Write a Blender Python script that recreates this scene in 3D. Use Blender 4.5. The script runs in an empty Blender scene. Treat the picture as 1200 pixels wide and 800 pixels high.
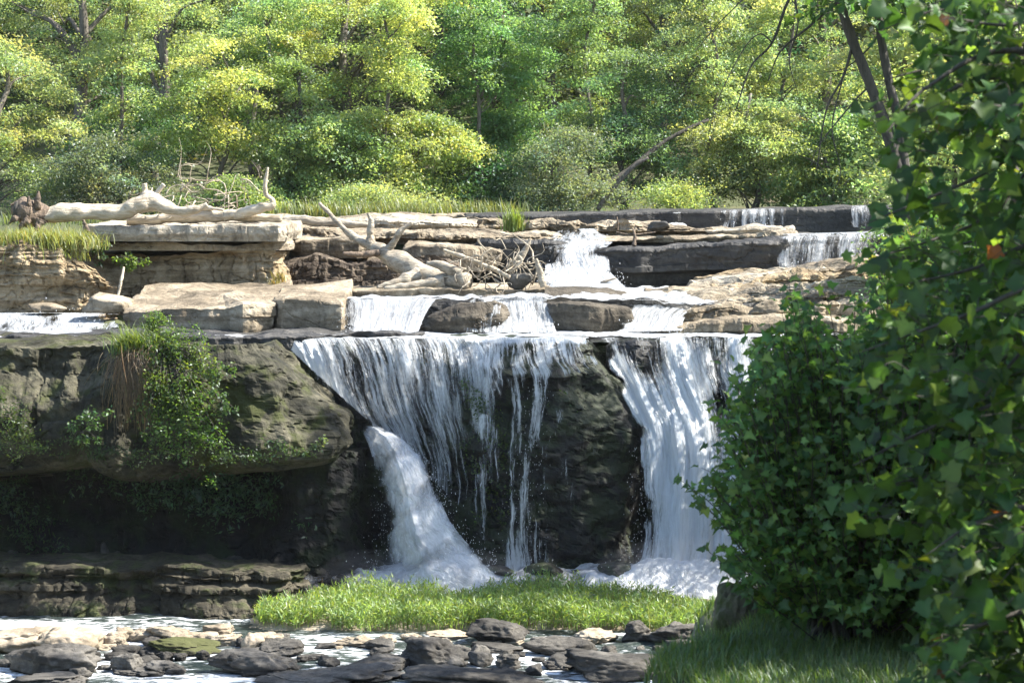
import bpy, bmesh, math, numpy as np
from mathutils import Vector
R = math.radians
EXPO = 1.72
scene = bpy.context.scene
COL = scene.collection
rng = np.random.default_rng(7)

# ------------------------------------------------------------------ camera
FPX = 2640.0                       # focal length in pixels of a 1200 px wide frame
CAMH = 9.8
PITCH = math.atan(180.0 / FPX)
cp, sp = math.cos(PITCH), math.sin(PITCH)
cam_d = bpy.data.cameras.new('camera'); cam = bpy.data.objects.new('camera', cam_d); COL.objects.link(cam)
cam.location = (0, 0, CAMH); cam.rotation_euler = (math.pi / 2 - PITCH, 0, 0)
cam_d.sensor_width = 36; cam_d.lens = 36 * FPX / 1200; cam_d.clip_end = 3000; cam_d.clip_start = 0.1
cam_d.dof.use_dof = True; cam_d.dof.focus_distance = 56; cam_d.dof.aperture_fstop = 4.0
scene.camera = cam

def ray(px, py):
    a = (np.asarray(px, float) - 600) / FPX; b = (np.asarray(py, float) - 400) / FPX
    return a, cp - b * sp, -sp - b * cp
def P(px, py, Y):
    "world point seen at photo pixel (px,py) and lying at distance Y"
    dx, dy, dz = ray(px, py); t = np.asarray(Y, float) / dy
    return np.stack([dx * t, dy * t, CAMH + dz * t], -1)
def G(px, py, z):
    dx, dy, dz = ray(px, py); t = (z - CAMH) / dz
    return np.stack([dx * t, dy * t, CAMH + dz * t], -1)
def proj(V):
    x, y, z = V[..., 0], V[..., 1], V[..., 2] - CAMH
    d = y * cp - z * sp; u = y * sp + z * cp
    return 600 + FPX * x / d, 400 - FPX * u / d

# ------------------------------------------------------------------ noise
def _h(i, j, k, s):
    n = (i.astype(np.int64) * 73856093) ^ (j.astype(np.int64) * 19349663) ^ (k.astype(np.int64) * 83492791) ^ (s * 2654435761 & 0x7fffffff)
    n = (n ^ (n >> 13)) * 1274126177 & 0x7fffffff
    n = (n ^ (n >> 16)) * 668265263 & 0x7fffffff
    return ((n ^ (n >> 15)) & 0xffff) / 65535.0
def h1(i, s=0, j=None):
    i = np.floor(np.asarray(i)).astype(np.int64); z = np.zeros_like(i)
    return _h(i, z if j is None else np.floor(np.asarray(j)).astype(np.int64), z + 7, s)
def noise(p, s=0):
    p = np.asarray(p, float); f = np.floor(p); q = p - f; w = q * q * (3 - 2 * q); i = f.astype(np.int64)
    r = 0
    for a in (0, 1):
        for b in (0, 1):
            for c in (0, 1):
                ww = (w[..., 0] if a else 1 - w[..., 0]) * (w[..., 1] if b else 1 - w[..., 1]) * (w[..., 2] if c else 1 - w[..., 2])
                r = r + ww * _h(i[..., 0] + a, i[..., 1] + b, i[..., 2] + c, s)
    return r * 2 - 1
def fbm(p, o=4, s=0, g=0.5):
    r = 0; a = 1.0; p = np.asarray(p, float)
    for k in range(o):
        r = r + a * noise(p, s + k); p = p * 2.03 + 11.3; a *= g
    return r
def ss(a, b, x):
    t = np.clip((x - a) / (b - a), 0, 1); return t * t * (3 - 2 * t)

# ------------------------------------------------------------------ object helpers
ORG = {}
def tag(o, label=None, cat=None, group=None, kind=None):
    if label: o['label'] = label
    if cat: o['category'] = cat
    if group: o['group'] = group
    if kind: o['kind'] = kind
    return o
def empty(name, loc, label, cat, group=None):
    o = bpy.data.objects.new(name, None); COL.objects.link(o); o.location = loc; o.empty_display_size = .3
    return tag(o, label, cat, group)
def mesh(name, V, F, mat, parent=None, smooth=True, col=None, uv=None, dens=None, origin=None):
    "V (n,3) world coordinates; F list of index arrays (m,k)"
    V = np.asarray(V, np.float32)
    if not isinstance(F, list): F = [F]
    F = [np.asarray(f, np.int32) for f in F if len(f)]
    if parent is not None: origin = ORG.get(parent.name, np.array(parent.location))
    elif origin is None: origin = np.array([V[:, 0].mean(), V[:, 1].mean(), V[:, 2].min()])
    me = bpy.data.meshes.new(name)
    me.vertices.add(len(V)); me.vertices.foreach_set('co', (V - origin).astype(np.float32).ravel())
    loops = np.concatenate([f.ravel() for f in F]); tot = np.concatenate([np.full(len(f), f.shape[1], np.int32) for f in F])
    st = np.concatenate([[0], np.cumsum(tot)[:-1]]).astype(np.int32)
    me.loops.add(len(loops)); me.loops.foreach_set('vertex_index', loops)
    me.polygons.add(len(tot)); me.polygons.foreach_set('loop_start', st); me.polygons.foreach_set('loop_total', tot)
    me.polygons.foreach_set('use_smooth', np.full(len(tot), smooth, bool))
    me.update(calc_edges=True); me.validate()
    if col is not None:
        a = me.attributes.new('col', 'FLOAT_COLOR', 'POINT'); c = np.ones((len(V), 4), np.float32); c[:, :3] = col; a.data.foreach_set('color', c.ravel())
    if dens is not None:
        a = me.attributes.new('dens', 'FLOAT', 'POINT'); a.data.foreach_set('value', np.asarray(dens, np.float32))
    if uv is not None:
        a = me.attributes.new('flow', 'FLOAT_VECTOR', 'POINT'); c = np.zeros((len(V), 3), np.float32); c[:, :2] = uv; a.data.foreach_set('vector', c.ravel())
    if mat: me.materials.append(mat)
    o = bpy.data.objects.new(name, me); COL.objects.link(o)
    if parent is None: o.location = origin
    else: o.parent = parent
    ORG[o.name] = origin
    return o

def resample(pts, step=None, n=None):
    pts = np.asarray(pts, float); d = np.r_[0, np.cumsum(np.linalg.norm(np.diff(pts[:, :3], axis=0), axis=1))]
    m = n or max(2, int(d[-1] / step) + 1); t = np.linspace(0, d[-1], m)
    return np.stack([np.interp(t, d, pts[:, k]) for k in range(pts.shape[1])], 1)
def smoothline(pts, n):
    "Catmull-Rom through the points"
    pts = np.asarray(pts, float); k = len(pts)
    if k < 3: return resample(pts, n=n)
    q = np.vstack([2 * pts[0] - pts[1], pts, 2 * pts[-1] - pts[-2]])
    t = np.linspace(0, k - 1 - 1e-6, n); i = t.astype(int); f = (t - i)[:, None]
    a, b, c, d = q[i], q[i + 1], q[i + 2], q[i + 3]
    return .5 * (2 * b + (c - a) * f + (2 * a - 5 * b + 4 * c - d) * f ** 2 + (3 * b - a - 3 * c + d) * f ** 3)

def grid_faces(nu, nv, wrap=False):
    "vertex index = v*nu + u"
    u = np.arange(nu if wrap else nu - 1); v = np.arange(nv - 1)
    U, W = np.meshgrid(u, v); U2 = (U + 1) % nu
    return np.stack([W * nu + U, W * nu + U2, (W + 1) * nu + U2, (W + 1) * nu + U], -1).reshape(-1, 4)

def tube(pts, rad, ns=8, nseg=None, wob=0, seed=0):
    pts = np.asarray(pts, float); rad = np.asarray(rad, float)
    n = nseg or max(3, len(pts) * 4)
    L = smoothline(np.c_[pts, rad], n); C, r = L[:, :3], np.maximum(L[:, 3], .001)
    T = np.gradient(C, axis=0); T /= np.linalg.norm(T, axis=1)[:, None] + 1e-9
    ref = np.array([0, 1, 0.]) if abs(T[:, 1]).mean() < .8 else np.array([0, 0, 1.])
    A = np.cross(T, ref); A /= np.linalg.norm(A, axis=1)[:, None] + 1e-9; B = np.cross(A, T)
    th = np.linspace(0, 2 * np.pi, ns, endpoint=False)
    rr = r[:, None] * np.ones(ns)
    V = C[:, None] + rr[..., None] * (np.cos(th)[None, :, None] * A[:, None] + np.sin(th)[None, :, None] * B[:, None])
    if wob:
        V = V + (V - C[:, None]) * (wob * fbm(np.c_[V.reshape(-1, 3)] * (.5 / max(r.mean(), .02)), 3, seed)).reshape(n, ns)[..., None]
    V = V.reshape(-1, 3); F = grid_faces(ns, n, True)
    V = np.vstack([V, C[0], C[-1]]); k = len(V) - 2; i = np.arange(ns); j = (i + 1) % ns
    caps = np.vstack([np.stack([np.full(ns, k), j, i], 1), np.stack([np.full(ns, k + 1), (n - 1) * ns + i, (n - 1) * ns + j], 1)])
    return V, [F, caps]
class MB:
    "collects pieces of ONE part"
    def __init__(s): s.V = []; s.F = {}; s.n = 0; s.C = []
    def add(s, V, F, col=None):
        for f in (F if isinstance(F, list) else [F]):
            if len(f): s.F.setdefault(np.asarray(f).shape[1], []).append(np.asarray(f) + s.n)
        s.V.append(V); s.n += len(V)
        if col is not None: s.C.append(np.broadcast_to(np.asarray(col, float), (len(V), 3)))
    def tube(s, *a, **k): s.add(*tube(*a, **k))
    def build(s, name, mat, parent=None, **k):
        if s.C: k['col'] = np.vstack(s.C)
        return mesh(name, np.vstack(s.V), [np.vstack(f) for f in s.F.values()], mat, parent, **k)

# ------------------------------------------------------------------ materials
def newmat(name):
    m = bpy.data.materials.new(name); m.use_nodes = True; nt = m.node_tree; nt.nodes.clear()
    return m, nt, nt.nodes, nt.links
def N(nt, t, **kw):
    n = nt.nodes.new(t)
    for k, v in kw.items():
        if k in n.inputs: n.inputs[k].default_value = v
        else: setattr(n, k, v)
    return n
def ramp(nt, fac, stops, interp='LINEAR'):
    r = nt.nodes.new('ShaderNodeValToRGB'); r.color_ramp.interpolation = interp
    e = r.color_ramp.elements
    while len(e) < len(stops): e.new(.5)
    for x, (p, c) in zip(e, stops): x.position = p; x.color = (*c, 1) if len(c) == 3 else c
    nt.links.new(fac, r.inputs[0]); return r.outputs[0]
def mixc(nt, fac, a, b, mode='MIX'):
    m = nt.nodes.new('ShaderNodeMix'); m.data_type = 'RGBA'; m.blend_type = mode
    for s, v in ((m.inputs[0], fac), (m.inputs[6], a), (m.inputs[7], b)):
        if hasattr(v, 'is_linked'): nt.links.new(v, s)
        elif isinstance(v, (int, float)): s.default_value = v
        else: s.default_value = (*v, 1)
    return m.outputs[2]
def math_(nt, op, a, b=0., c=None, clamp=False):
    m = nt.nodes.new('ShaderNodeMath'); m.operation = op; m.use_clamp = clamp
    for s, v in zip(m.inputs, (a, b, c)):
        if v is None: continue
        if hasattr(v, 'is_linked'): nt.links.new(v, s)
        else: s.default_value = v
    return m.outputs[0]
def g3(v): return (v, v, v)
def noise_tex(nt, vec, scale, detail=6, rough=.6, dist=0., mul=None):
    if mul:
        mp = nt.nodes.new('ShaderNodeMapping'); mp.inputs['Scale'].default_value = mul; nt.links.new(vec, mp.inputs[0]); vec = mp.outputs[0]
    n = nt.nodes.new('ShaderNodeTexNoise'); n.inputs['Scale'].default_value = scale; n.inputs['Detail'].default_value = detail
    n.inputs['Roughness'].default_value = rough; n.inputs['Distortion'].default_value = dist; nt.links.new(vec, n.inputs['Vector'])
    return n.outputs['Fac']

def rock_mat(name, dark, mid, light, moss=0., mosscol=(.07, .10, .02), wet=0., strata=3.5, bump=.6, topmoss=False, wetline=None, mossZ=None):
    m, nt, nodes, L = newmat(name)
    geo = nodes.new('ShaderNodeNewGeometry'); pos = geo.outputs['Position']
    band = noise_tex(nt, pos, 1.0, 5, .6, .4, (.5, .5, strata))
    patch = noise_tex(nt, pos, .9, 6, .65)
    fine = noise_tex(nt, pos, 7, 8, .7)
    grit = noise_tex(nt, pos, 45, 4, .7)
    f = math_(nt, 'ADD', math_(nt, 'MULTIPLY', band, .45), math_(nt, 'ADD', math_(nt, 'MULTIPLY', patch, .3), math_(nt, 'MULTIPLY', fine, .25)))
    c = ramp(nt, f, [(.39, dark), (.5, mid), (.60, light)])
    stain = ramp(nt, noise_tex(nt, pos, 1.3, 7, .7, 1.0, (1.6, 1.6, .45)), [(.52, g3(1)), (.68, g3(.45))])   # water stains that run down
    c = mixc(nt, .8, c, stain, 'MULTIPLY')
    c = mixc(nt, .5, c, ramp(nt, grit, [(.3, g3(.65)), (.7, g3(1.25))]), 'MULTIPLY')
    rough = 0.85 - .5 * wet
    sep = nodes.new('ShaderNodeSeparateXYZ'); L.new(geo.outputs['Normal'], sep.inputs[0])
    psep = nodes.new('ShaderNodeSeparateXYZ'); L.new(pos, psep.inputs[0])
    if moss > 0:
        mn = noise_tex(nt, pos, 1.1, 7, .68, .6)
        k = mn
        if topmoss: k = math_(nt, 'ADD', mn, math_(nt, 'MULTIPLY', sep.outputs[2], .12))
        mk = ramp(nt, k, [(.62 - .28 * moss, g3(0)), (.70 - .22 * moss, g3(1))])
        mc = mixc(nt, fine, tuple(x * .5 for x in mosscol), tuple(x * 1.5 for x in mosscol))
        c = mixc(nt, math_(nt, 'MULTIPLY', mk, .9), c, mc)
    if wetline:   # a dark waterline on stones standing in the stream
        wl = math_(nt, 'ADD', psep.outputs[2], math_(nt, 'MULTIPLY', patch, .1))
        c = mixc(nt, 1., c, ramp(nt, math_(nt, 'MULTIPLY', wl, 1. / (wetline * 2)), [(.30, g3(.32)), (.62, g3(1))]), 'MULTIPLY')
    b = nodes.new('ShaderNodeBsdfPrincipled'); L.new(c, b.inputs['Base Color']); b.inputs['Roughness'].default_value = rough
    b.inputs['Specular IOR Level'].default_value = .3 + .3 * wet
    mpv = nodes.new('ShaderNodeMapping'); mpv.inputs['Scale'].default_value = (1.6, 1.6, 3.2); L.new(pos, mpv.inputs[0])
    dst = nodes.new('ShaderNodeVectorMath'); dst.operation = 'ADD'; L.new(mpv.outputs[0], dst.inputs[0])
    dn_ = nodes.new('ShaderNodeTexNoise'); dn_.inputs['Scale'].default_value = 2.; dn_.inputs['Detail'].default_value = 5; L.new(pos, dn_.inputs['Vector'])
    L.new(dn_.outputs['Color'], dst.inputs[1])
    vo = nodes.new('ShaderNodeTexVoronoi'); vo.feature = 'DISTANCE_TO_EDGE'; vo.inputs['Scale'].default_value = 1.3; L.new(dst.outputs[0], vo.inputs['Vector'])
    crack = ramp(nt, vo.outputs['Distance'], [(.0, g3(0)), (.035, g3(1))])
    bb0 = math_(nt, 'MULTIPLY', crack, .10)
    bb = math_(nt, 'ADD', math_(nt, 'ADD', bb0, math_(nt, 'MULTIPLY', fine, .6)), math_(nt, 'ADD', math_(nt, 'MULTIPLY', grit, .12), math_(nt, 'MULTIPLY', band, .7)))
    bm = nodes.new('ShaderNodeBump'); bm.inputs['Strength'].default_value = bump; bm.inputs['Distance'].default_value = .09
    L.new(bb, bm.inputs['Height']); L.new(bm.outputs[0], b.inputs['Normal'])
    o = nodes.new('ShaderNodeOutputMaterial'); L.new(b.outputs[0], o.inputs[0])
    return m

def leaf_mat(name, trans=.5, gloss=.06):
    m, nt, nodes, L = newmat(name)
    at = N(nt, 'ShaderNodeAttribute', attribute_name='col')
    d = nodes.new('ShaderNodeBsdfDiffuse'); L.new(at.outputs['Color'], d.inputs['Color'])
    t = nodes.new('ShaderNodeBsdfTranslucent'); L.new(mixc(nt, 1., at.outputs['Color'], (1.75, 1.7, .85), 'MULTIPLY'), t.inputs['Color'])
    mx = nodes.new('ShaderNodeMixShader'); mx.inputs[0].default_value = trans; L.new(d.outputs[0], mx.inputs[1]); L.new(t.outputs[0], mx.inputs[2])
    gl = nodes.new('ShaderNodeBsdfGlossy'); gl.inputs['Roughness'].default_value = .5; gl.inputs['Color'].default_value = (.9, .95, 1, 1)
    m2 = nodes.new('ShaderNodeMixShader'); m2.inputs[0].default_value = gloss; L.new(mx.outputs[0], m2.inputs[1]); L.new(gl.outputs[0], m2.inputs[2])
    o = nodes.new('ShaderNodeOutputMaterial'); L.new(m2.outputs[0], o.inputs[0]); return m

def bark_mat(name, dark, light, scale=(6, 6, 1.2), bump=.5):
    m, nt, nodes, L = newmat(name)
    tc = nodes.new('ShaderNodeNewGeometry'); pos = tc.outputs['Position']
    a = noise_tex(nt, pos, 3, 6, .65, .5, scale); p = noise_tex(nt, pos, 1.5, 5, .6)
    c = mixc(nt, .5, ramp(nt, a, [(.41, dark), (.56, light)]), ramp(nt, p, [(.35, dark), (.62, light)]))
    b = nodes.new('ShaderNodeBsdfPrincipled'); L.new(c, b.inputs['Base Color']); b.inputs['Roughness'].default_value = .85
    bm = nodes.new('ShaderNodeBump'); bm.inputs['Strength'].default_value = bump; bm.inputs['Distance'].default_value = .07; L.new(a, bm.inputs['Height']); L.new(bm.outputs[0], b.inputs['Normal'])
    o = nodes.new('ShaderNodeOutputMaterial'); L.new(b.outputs[0], o.inputs[0]); return m

def water_mat(name, fu=7., fv=.58, soft=.20, tint=(.91, .95, .98)):
    "aerated falling water: strands of foam along the flow, clear in between"
    m, nt, nodes, L = newmat(name)
    uv = N(nt, 'ShaderNodeAttribute', attribute_name='flow').outputs['Vector']
    de = N(nt, 'ShaderNodeAttribute', attribute_name='dens').outputs['Fac']
    wob = nodes.new('ShaderNodeVectorMath'); wob.operation = 'ADD'; L.new(uv, wob.inputs[0])
    wn = nodes.new('ShaderNodeTexNoise'); wn.inputs['Scale'].default_value = 1.1; wn.inputs['Detail'].default_value = 3; L.new(uv, wn.inputs['Vector'])
    sc = nodes.new('ShaderNodeVectorMath'); sc.operation = 'SCALE'; sc.inputs['Scale'].default_value = .26; L.new(wn.outputs['Color'], sc.inputs[0]); L.new(sc.outputs[0], wob.inputs[1])
    uvw = wob.outputs[0]
    a = noise_tex(nt, uvw, 1, 5, .62, .15, (fu, fv, 1))
    b_ = noise_tex(nt, uvw, 1, 5, .7, .2, (fu * 3.6, fv * 2.6, 1))
    c_ = noise_tex(nt, uvw, 1, 3, .6, .0, (9, 9, 1))
    n = math_(nt, 'ADD', math_(nt, 'MULTIPLY', a, .55), math_(nt, 'ADD', math_(nt, 'MULTIPLY', b_, .37), math_(nt, 'MULTIPLY', c_, .08)))
    lowf = noise_tex(nt, uvw, 1, 3, .5, .1, (fu * .28, fv * .6, 1))
    n = math_(nt, 'ADD', math_(nt, 'MULTIPLY', n, .72), math_(nt, 'MULTIPLY', lowf, .28))
    # noise is centred on .5 with small spread: stretch it
    n = math_(nt, 'MULTIPLY_ADD', n, 4.2, -1.6)
    al = math_(nt, 'MULTIPLY_ADD', math_(nt, 'SUBTRACT', math_(nt, 'ADD', n, math_(nt, 'MULTIPLY', de, 1.6)), 1.3), 1 / soft * .35, .5, True)
    al = math_(nt, 'MULTIPLY', al, math_(nt, 'GREATER_THAN', de, .02))
    col = ramp(nt, n, [(.0, tuple(x * .68 for x in tint)), (.9, tint)])
    d = nodes.new('ShaderNodeBsdfDiffuse'); L.new(col, d.inputs['Color'])
    t = nodes.new('ShaderNodeBsdfTranslucent'); L.new(col, t.inputs['Color'])
    mx = nodes.new('ShaderNodeMixShader'); mx.inputs[0].default_value = .42; L.new(d.outputs[0], mx.inputs[1]); L.new(t.outputs[0], mx.inputs[2])
    gl = nodes.new('ShaderNodeBsdfGlossy'); gl.inputs['Roughness'].default_value = .25
    m1 = nodes.new('ShaderNodeMixShader'); m1.inputs[0].default_value = .08; L.new(mx.outputs[0], m1.inputs[1]); L.new(gl.outputs[0], m1.inputs[2])
    bm = nodes.new('ShaderNodeBump'); bm.inputs['Strength'].default_value = .8; bm.inputs['Distance'].default_value = .08; L.new(n, bm.inputs['Height'])
    for x in (d, t, gl): L.new(bm.outputs[0], x.inputs['Normal'])
    tr = nodes.new('ShaderNodeBsdfTransparent')
    m2 = nodes.new('ShaderNodeMixShader'); L.new(math_(nt, 'MULTIPLY', al, .97), m2.inputs[0]); L.new(tr.outputs[0], m2.inputs[1]); L.new(m1.outputs[0], m2.inputs[2])
    o = nodes.new('ShaderNodeOutputMaterial'); L.new(m2.outputs[0], o.inputs[0]); return m

def pool_mat(name, foam=.5, deep=(.03, .045, .04), fscale=(1.2, 3.0, 1), rough=.12, bump=.6):
    m, nt, nodes, L = newmat(name)
    pos = nodes.new('ShaderNodeNewGeometry').outputs['Position']
    de = N(nt, 'ShaderNodeAttribute', attribute_name='dens').outputs['Fac']
    w = noise_tex(nt, pos, 2.2, 5, .6, .3, (1, 2.2, 1)); f = noise_tex(nt, pos, 2.0, 7, .7, .6, fscale)
    r1 = noise_tex(nt, pos, 9, 4, .6, .2, (1, 1.8, 1))
    b = nodes.new('ShaderNodeBsdfPrincipled'); b.inputs['Base Color'].default_value = (*deep, 1); b.inputs['Roughness'].default_value = rough; b.inputs['IOR'].default_value = 1.33
    bm = nodes.new('ShaderNodeBump'); bm.inputs['Strength'].default_value = bump; bm.inputs['Distance'].default_value = .25
    L.new(math_(nt, 'ADD', w, math_(nt, 'MULTIPLY', r1, .3)), bm.inputs['Height']); L.new(bm.outputs[0], b.inputs['Normal'])
    fo = nodes.new('ShaderNodeBsdfDiffuse'); fo.inputs['Color'].default_value = (.84, .87, .9, 1)
    b2 = nodes.new('ShaderNodeBump'); b2.inputs['Strength'].default_value = .5; b2.inputs['Distance'].default_value = .12; L.new(f, b2.inputs['Height']); L.new(b2.outputs[0], fo.inputs['Normal'])
    k = math_(nt, 'MULTIPLY_ADD', math_(nt, 'ADD', math_(nt, 'MULTIPLY_ADD', f, 2.6, -.8), math_(nt, 'MULTIPLY', de, 1.5)), 2.2, -2.2 * 1.1 + .3, True)
    mx = nodes.new('ShaderNodeMixShader'); L.new(k, mx.inputs[0]); L.new(b.outputs[0], mx.inputs[1]); L.new(fo.outputs[0], mx.inputs[2])
    o = nodes.new('ShaderNodeOutputMaterial'); L.new(mx.outputs[0], o.inputs[0]); return m

M = {}
M['tan'] = rock_mat('tan_sandstone', (.085, .066, .045), (.24, .195, .135), (.42, .36, .27), bump=.9)
M['pale'] = rock_mat('pale_limestone', (.15, .125, .09), (.34, .295, .225), (.50, .45, .36), bump=.8)
M['strata'] = rock_mat('layered_shale', (.12, .085, .05), (.29, .22, .13), (.42, .34, .23), strata=7, bump=1.0)
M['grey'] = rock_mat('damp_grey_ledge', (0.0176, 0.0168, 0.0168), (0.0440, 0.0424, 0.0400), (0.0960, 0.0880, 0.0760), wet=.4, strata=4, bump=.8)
M['shale_dark'] = rock_mat('dark_crumbly_shale', (.03, .022, .016), (.085, .064, .045), (.20, .16, .115), strata=8, bump=1.0)
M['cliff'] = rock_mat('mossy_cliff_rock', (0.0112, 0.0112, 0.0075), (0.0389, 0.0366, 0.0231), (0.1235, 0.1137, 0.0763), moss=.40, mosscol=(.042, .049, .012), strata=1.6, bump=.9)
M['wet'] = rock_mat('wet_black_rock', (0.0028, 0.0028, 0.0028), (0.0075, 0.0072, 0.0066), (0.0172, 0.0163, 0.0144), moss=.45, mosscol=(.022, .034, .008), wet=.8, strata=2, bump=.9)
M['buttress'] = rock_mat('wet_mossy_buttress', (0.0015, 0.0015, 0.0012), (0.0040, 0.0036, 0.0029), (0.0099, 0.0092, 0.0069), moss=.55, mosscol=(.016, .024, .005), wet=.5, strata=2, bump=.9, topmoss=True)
M['recess'] = rock_mat('shade_painted_shale', (0.0028, 0.0028, 0.0028), (0.0078, 0.0076, 0.0067), (0.0202, 0.0185, 0.0157), moss=.5, mosscol=(.012, .020, .006), wet=.15, strata=2, bump=.9)  # damp rock, made near-black to paint in the shade under the overhang
M['brown'] = rock_mat('brown_ledge_rock', (.028, .023, .017), (.075, .063, .047), (.17, .145, .11), strata=4, bump=.8)
M['base'] = rock_mat('olive_base_ledge', (0.0142, 0.0133, 0.0094), (0.0473, 0.0416, 0.0284), (0.1135, 0.0993, 0.0686), moss=.42, mosscol=(.05, .06, .02), strata=5, bump=1.0)
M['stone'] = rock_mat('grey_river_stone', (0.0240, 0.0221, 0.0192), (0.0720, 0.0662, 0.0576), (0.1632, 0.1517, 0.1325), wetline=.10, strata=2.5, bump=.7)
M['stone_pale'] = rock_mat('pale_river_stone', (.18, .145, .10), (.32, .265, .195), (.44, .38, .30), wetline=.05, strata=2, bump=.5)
M['stone_moss'] = rock_mat('mossy_river_stone', (0.0480, 0.0450, 0.0300), (0.1080, 0.0960, 0.0660), (0.1680, 0.1500, 0.1080), moss=.8, mosscol=(.062, .068, .02), wetline=.06, topmoss=True)
M['leaf'] = leaf_mat('leaf', .56, .038)
M['leaf_near'] = leaf_mat('broad_leaf', .45, .022)
M['grass'] = leaf_mat('grass_blade', .45, .05)
M['bark'] = bark_mat('grey_bark', (.05, .042, .035), (.17, .145, .12))
M['bark_dark'] = bark_mat('dark_bark', (.025, .022, .018), (.08, .07, .055))
M['drift'] = bark_mat('bleached_driftwood', (.30, .24, .16), (.60, .52, .40), (.8, 4, 4), .9)
M['drift_grey'] = bark_mat('grey_driftwood', (.15, .12, .085), (.44, .385, .30), (.9, 4, 4), .9)
M['rot'] = bark_mat('rotten_wood', (.045, .033, .024), (.20, .145, .10), (3, 3, 3), .9)
M['soil'] = rock_mat('bank_soil', (.05, .04, .028), (.10, .085, .06), (.17, .15, .11), moss=.5, mosscol=(.06, .08, .02))
M['fall'] = water_mat('falling_water')
M['film'] = water_mat('thin_water_film', 12., .9, .15)
M['jet'] = water_mat('white_jet', 9., .8, .36, (.92, .95, .98))
M['cascade'] = water_mat('sunlit_cascade', 8., .8, .22, (.70, .73, .76))
M['shelf'] = water_mat('shelf_rapids', 1.6, 2.4, .35, (.74, .765, .79))
M['foam'] = water_mat('boiling_foam', 1.6, 2.4, .4, (.88, .90, .93))
M['pool'] = pool_mat('stream_surface', rough=.3, bump=.9)
# ------------------------------------------------------------------ ground
def ground_z(x, y):
    # river bed, the steps of the falls, the wooded slope behind, the two banks
    z = np.full_like(x, -.45)
    z = z + 5.9 * ss(56.5, 58., y) + .75 * ss(60.5, 62.5, y) + 1.1 * ss(67, 69, y) + .75 * ss(73.5, 75, y)
    z = z + .75 * ss(76, 79.5, y) + 26 * ss(84, 150, y) + 60 * ss(150, 420, y)
    edge = 1.35 + (y - 20) * .2 + .35 * np.sin(y * 1.7) + 2.4 * ss(24, 40, y) + 5.5 * ss(50, 75, y)
    near = 8.2 - 2.95 * ss(-2, 19, y) * .98 - .1 * ss(19, 24, y)
    bank = np.maximum(near + .0 * y, 5.2 + 5.5 * ss(50, 80, y)) + 1.2 * ss(3.5, 12, x - edge) + 6 * ss(14, 50, x - edge)
    k = ss(-.9, .15, x - edge) * (1 - ss(84, 110, y))
    k = np.maximum(k, 1 - ss(17.5, 20.5, y))
    z = np.maximum(z, z * (1 - k) + np.maximum(bank, z) * k)
    kl = ss(14, 24, -x) * ss(24, 40, y); z = z + kl * np.maximum(0, 8.5 - z) * (1 - ss(80, 100, y))
    return z
def axis(segs):
    a = []
    for lo, hi, st in segs: a += list(np.arange(lo, hi, st))
    return np.array(a + [segs[-1][1]])
gx = axis([(-400, -60, 20), (-60, -20, 3), (-20, 20, .35), (20, 60, 3), (60, 400, 20)])
gy = axis([(-200, -10, 15), (-10, 14, 1.5), (14, 28, .25), (28, 100, .8), (100, 160, 4), (160, 600, 25)])
GX, GY = np.meshgrid(gx, gy); GZ = ground_z(GX, GY)
V = np.stack([GX, GY, GZ], -1).reshape(-1, 3); V[:, 2] += .12 * fbm(V * .8, 4, 3) * (V[:, 1] > 15)
m, nt, nodes, L = newmat('forest_floor')
pos = nodes.new('ShaderNodeNewGeometry').outputs['Position']
a = noise_tex(nt, pos, .8, 7, .65); b = noise_tex(nt, pos, 14, 5, .7)
c = mixc(nt, .5, ramp(nt, a, [(.35, (.045, .05, .02)), (.5, (.07, .085, .03)), (.66, (.12, .10, .06))]), ramp(nt, b, [(.3, g3(.4)), (.7, g3(1.3))]), 'MULTIPLY')
bs = nodes.new('ShaderNodeBsdfPrincipled'); L.new(c, bs.inputs['Base Color']); bs.inputs['Roughness'].default_value = .9
bm = nodes.new('ShaderNodeBump'); bm.inputs['Strength'].default_value = .8; L.new(b, bm.inputs['Height']); L.new(bm.outputs[0], bs.inputs['Normal'])
o = nodes.new('ShaderNodeOutputMaterial'); L.new(bs.outputs[0], o.inputs[0])
tag(mesh('ground', V, grid_faces(len(gx), len(gy)), m, origin=np.zeros(3)), 'leafy ground of the banks and the wooded slope', 'ground', kind='structure')

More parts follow.
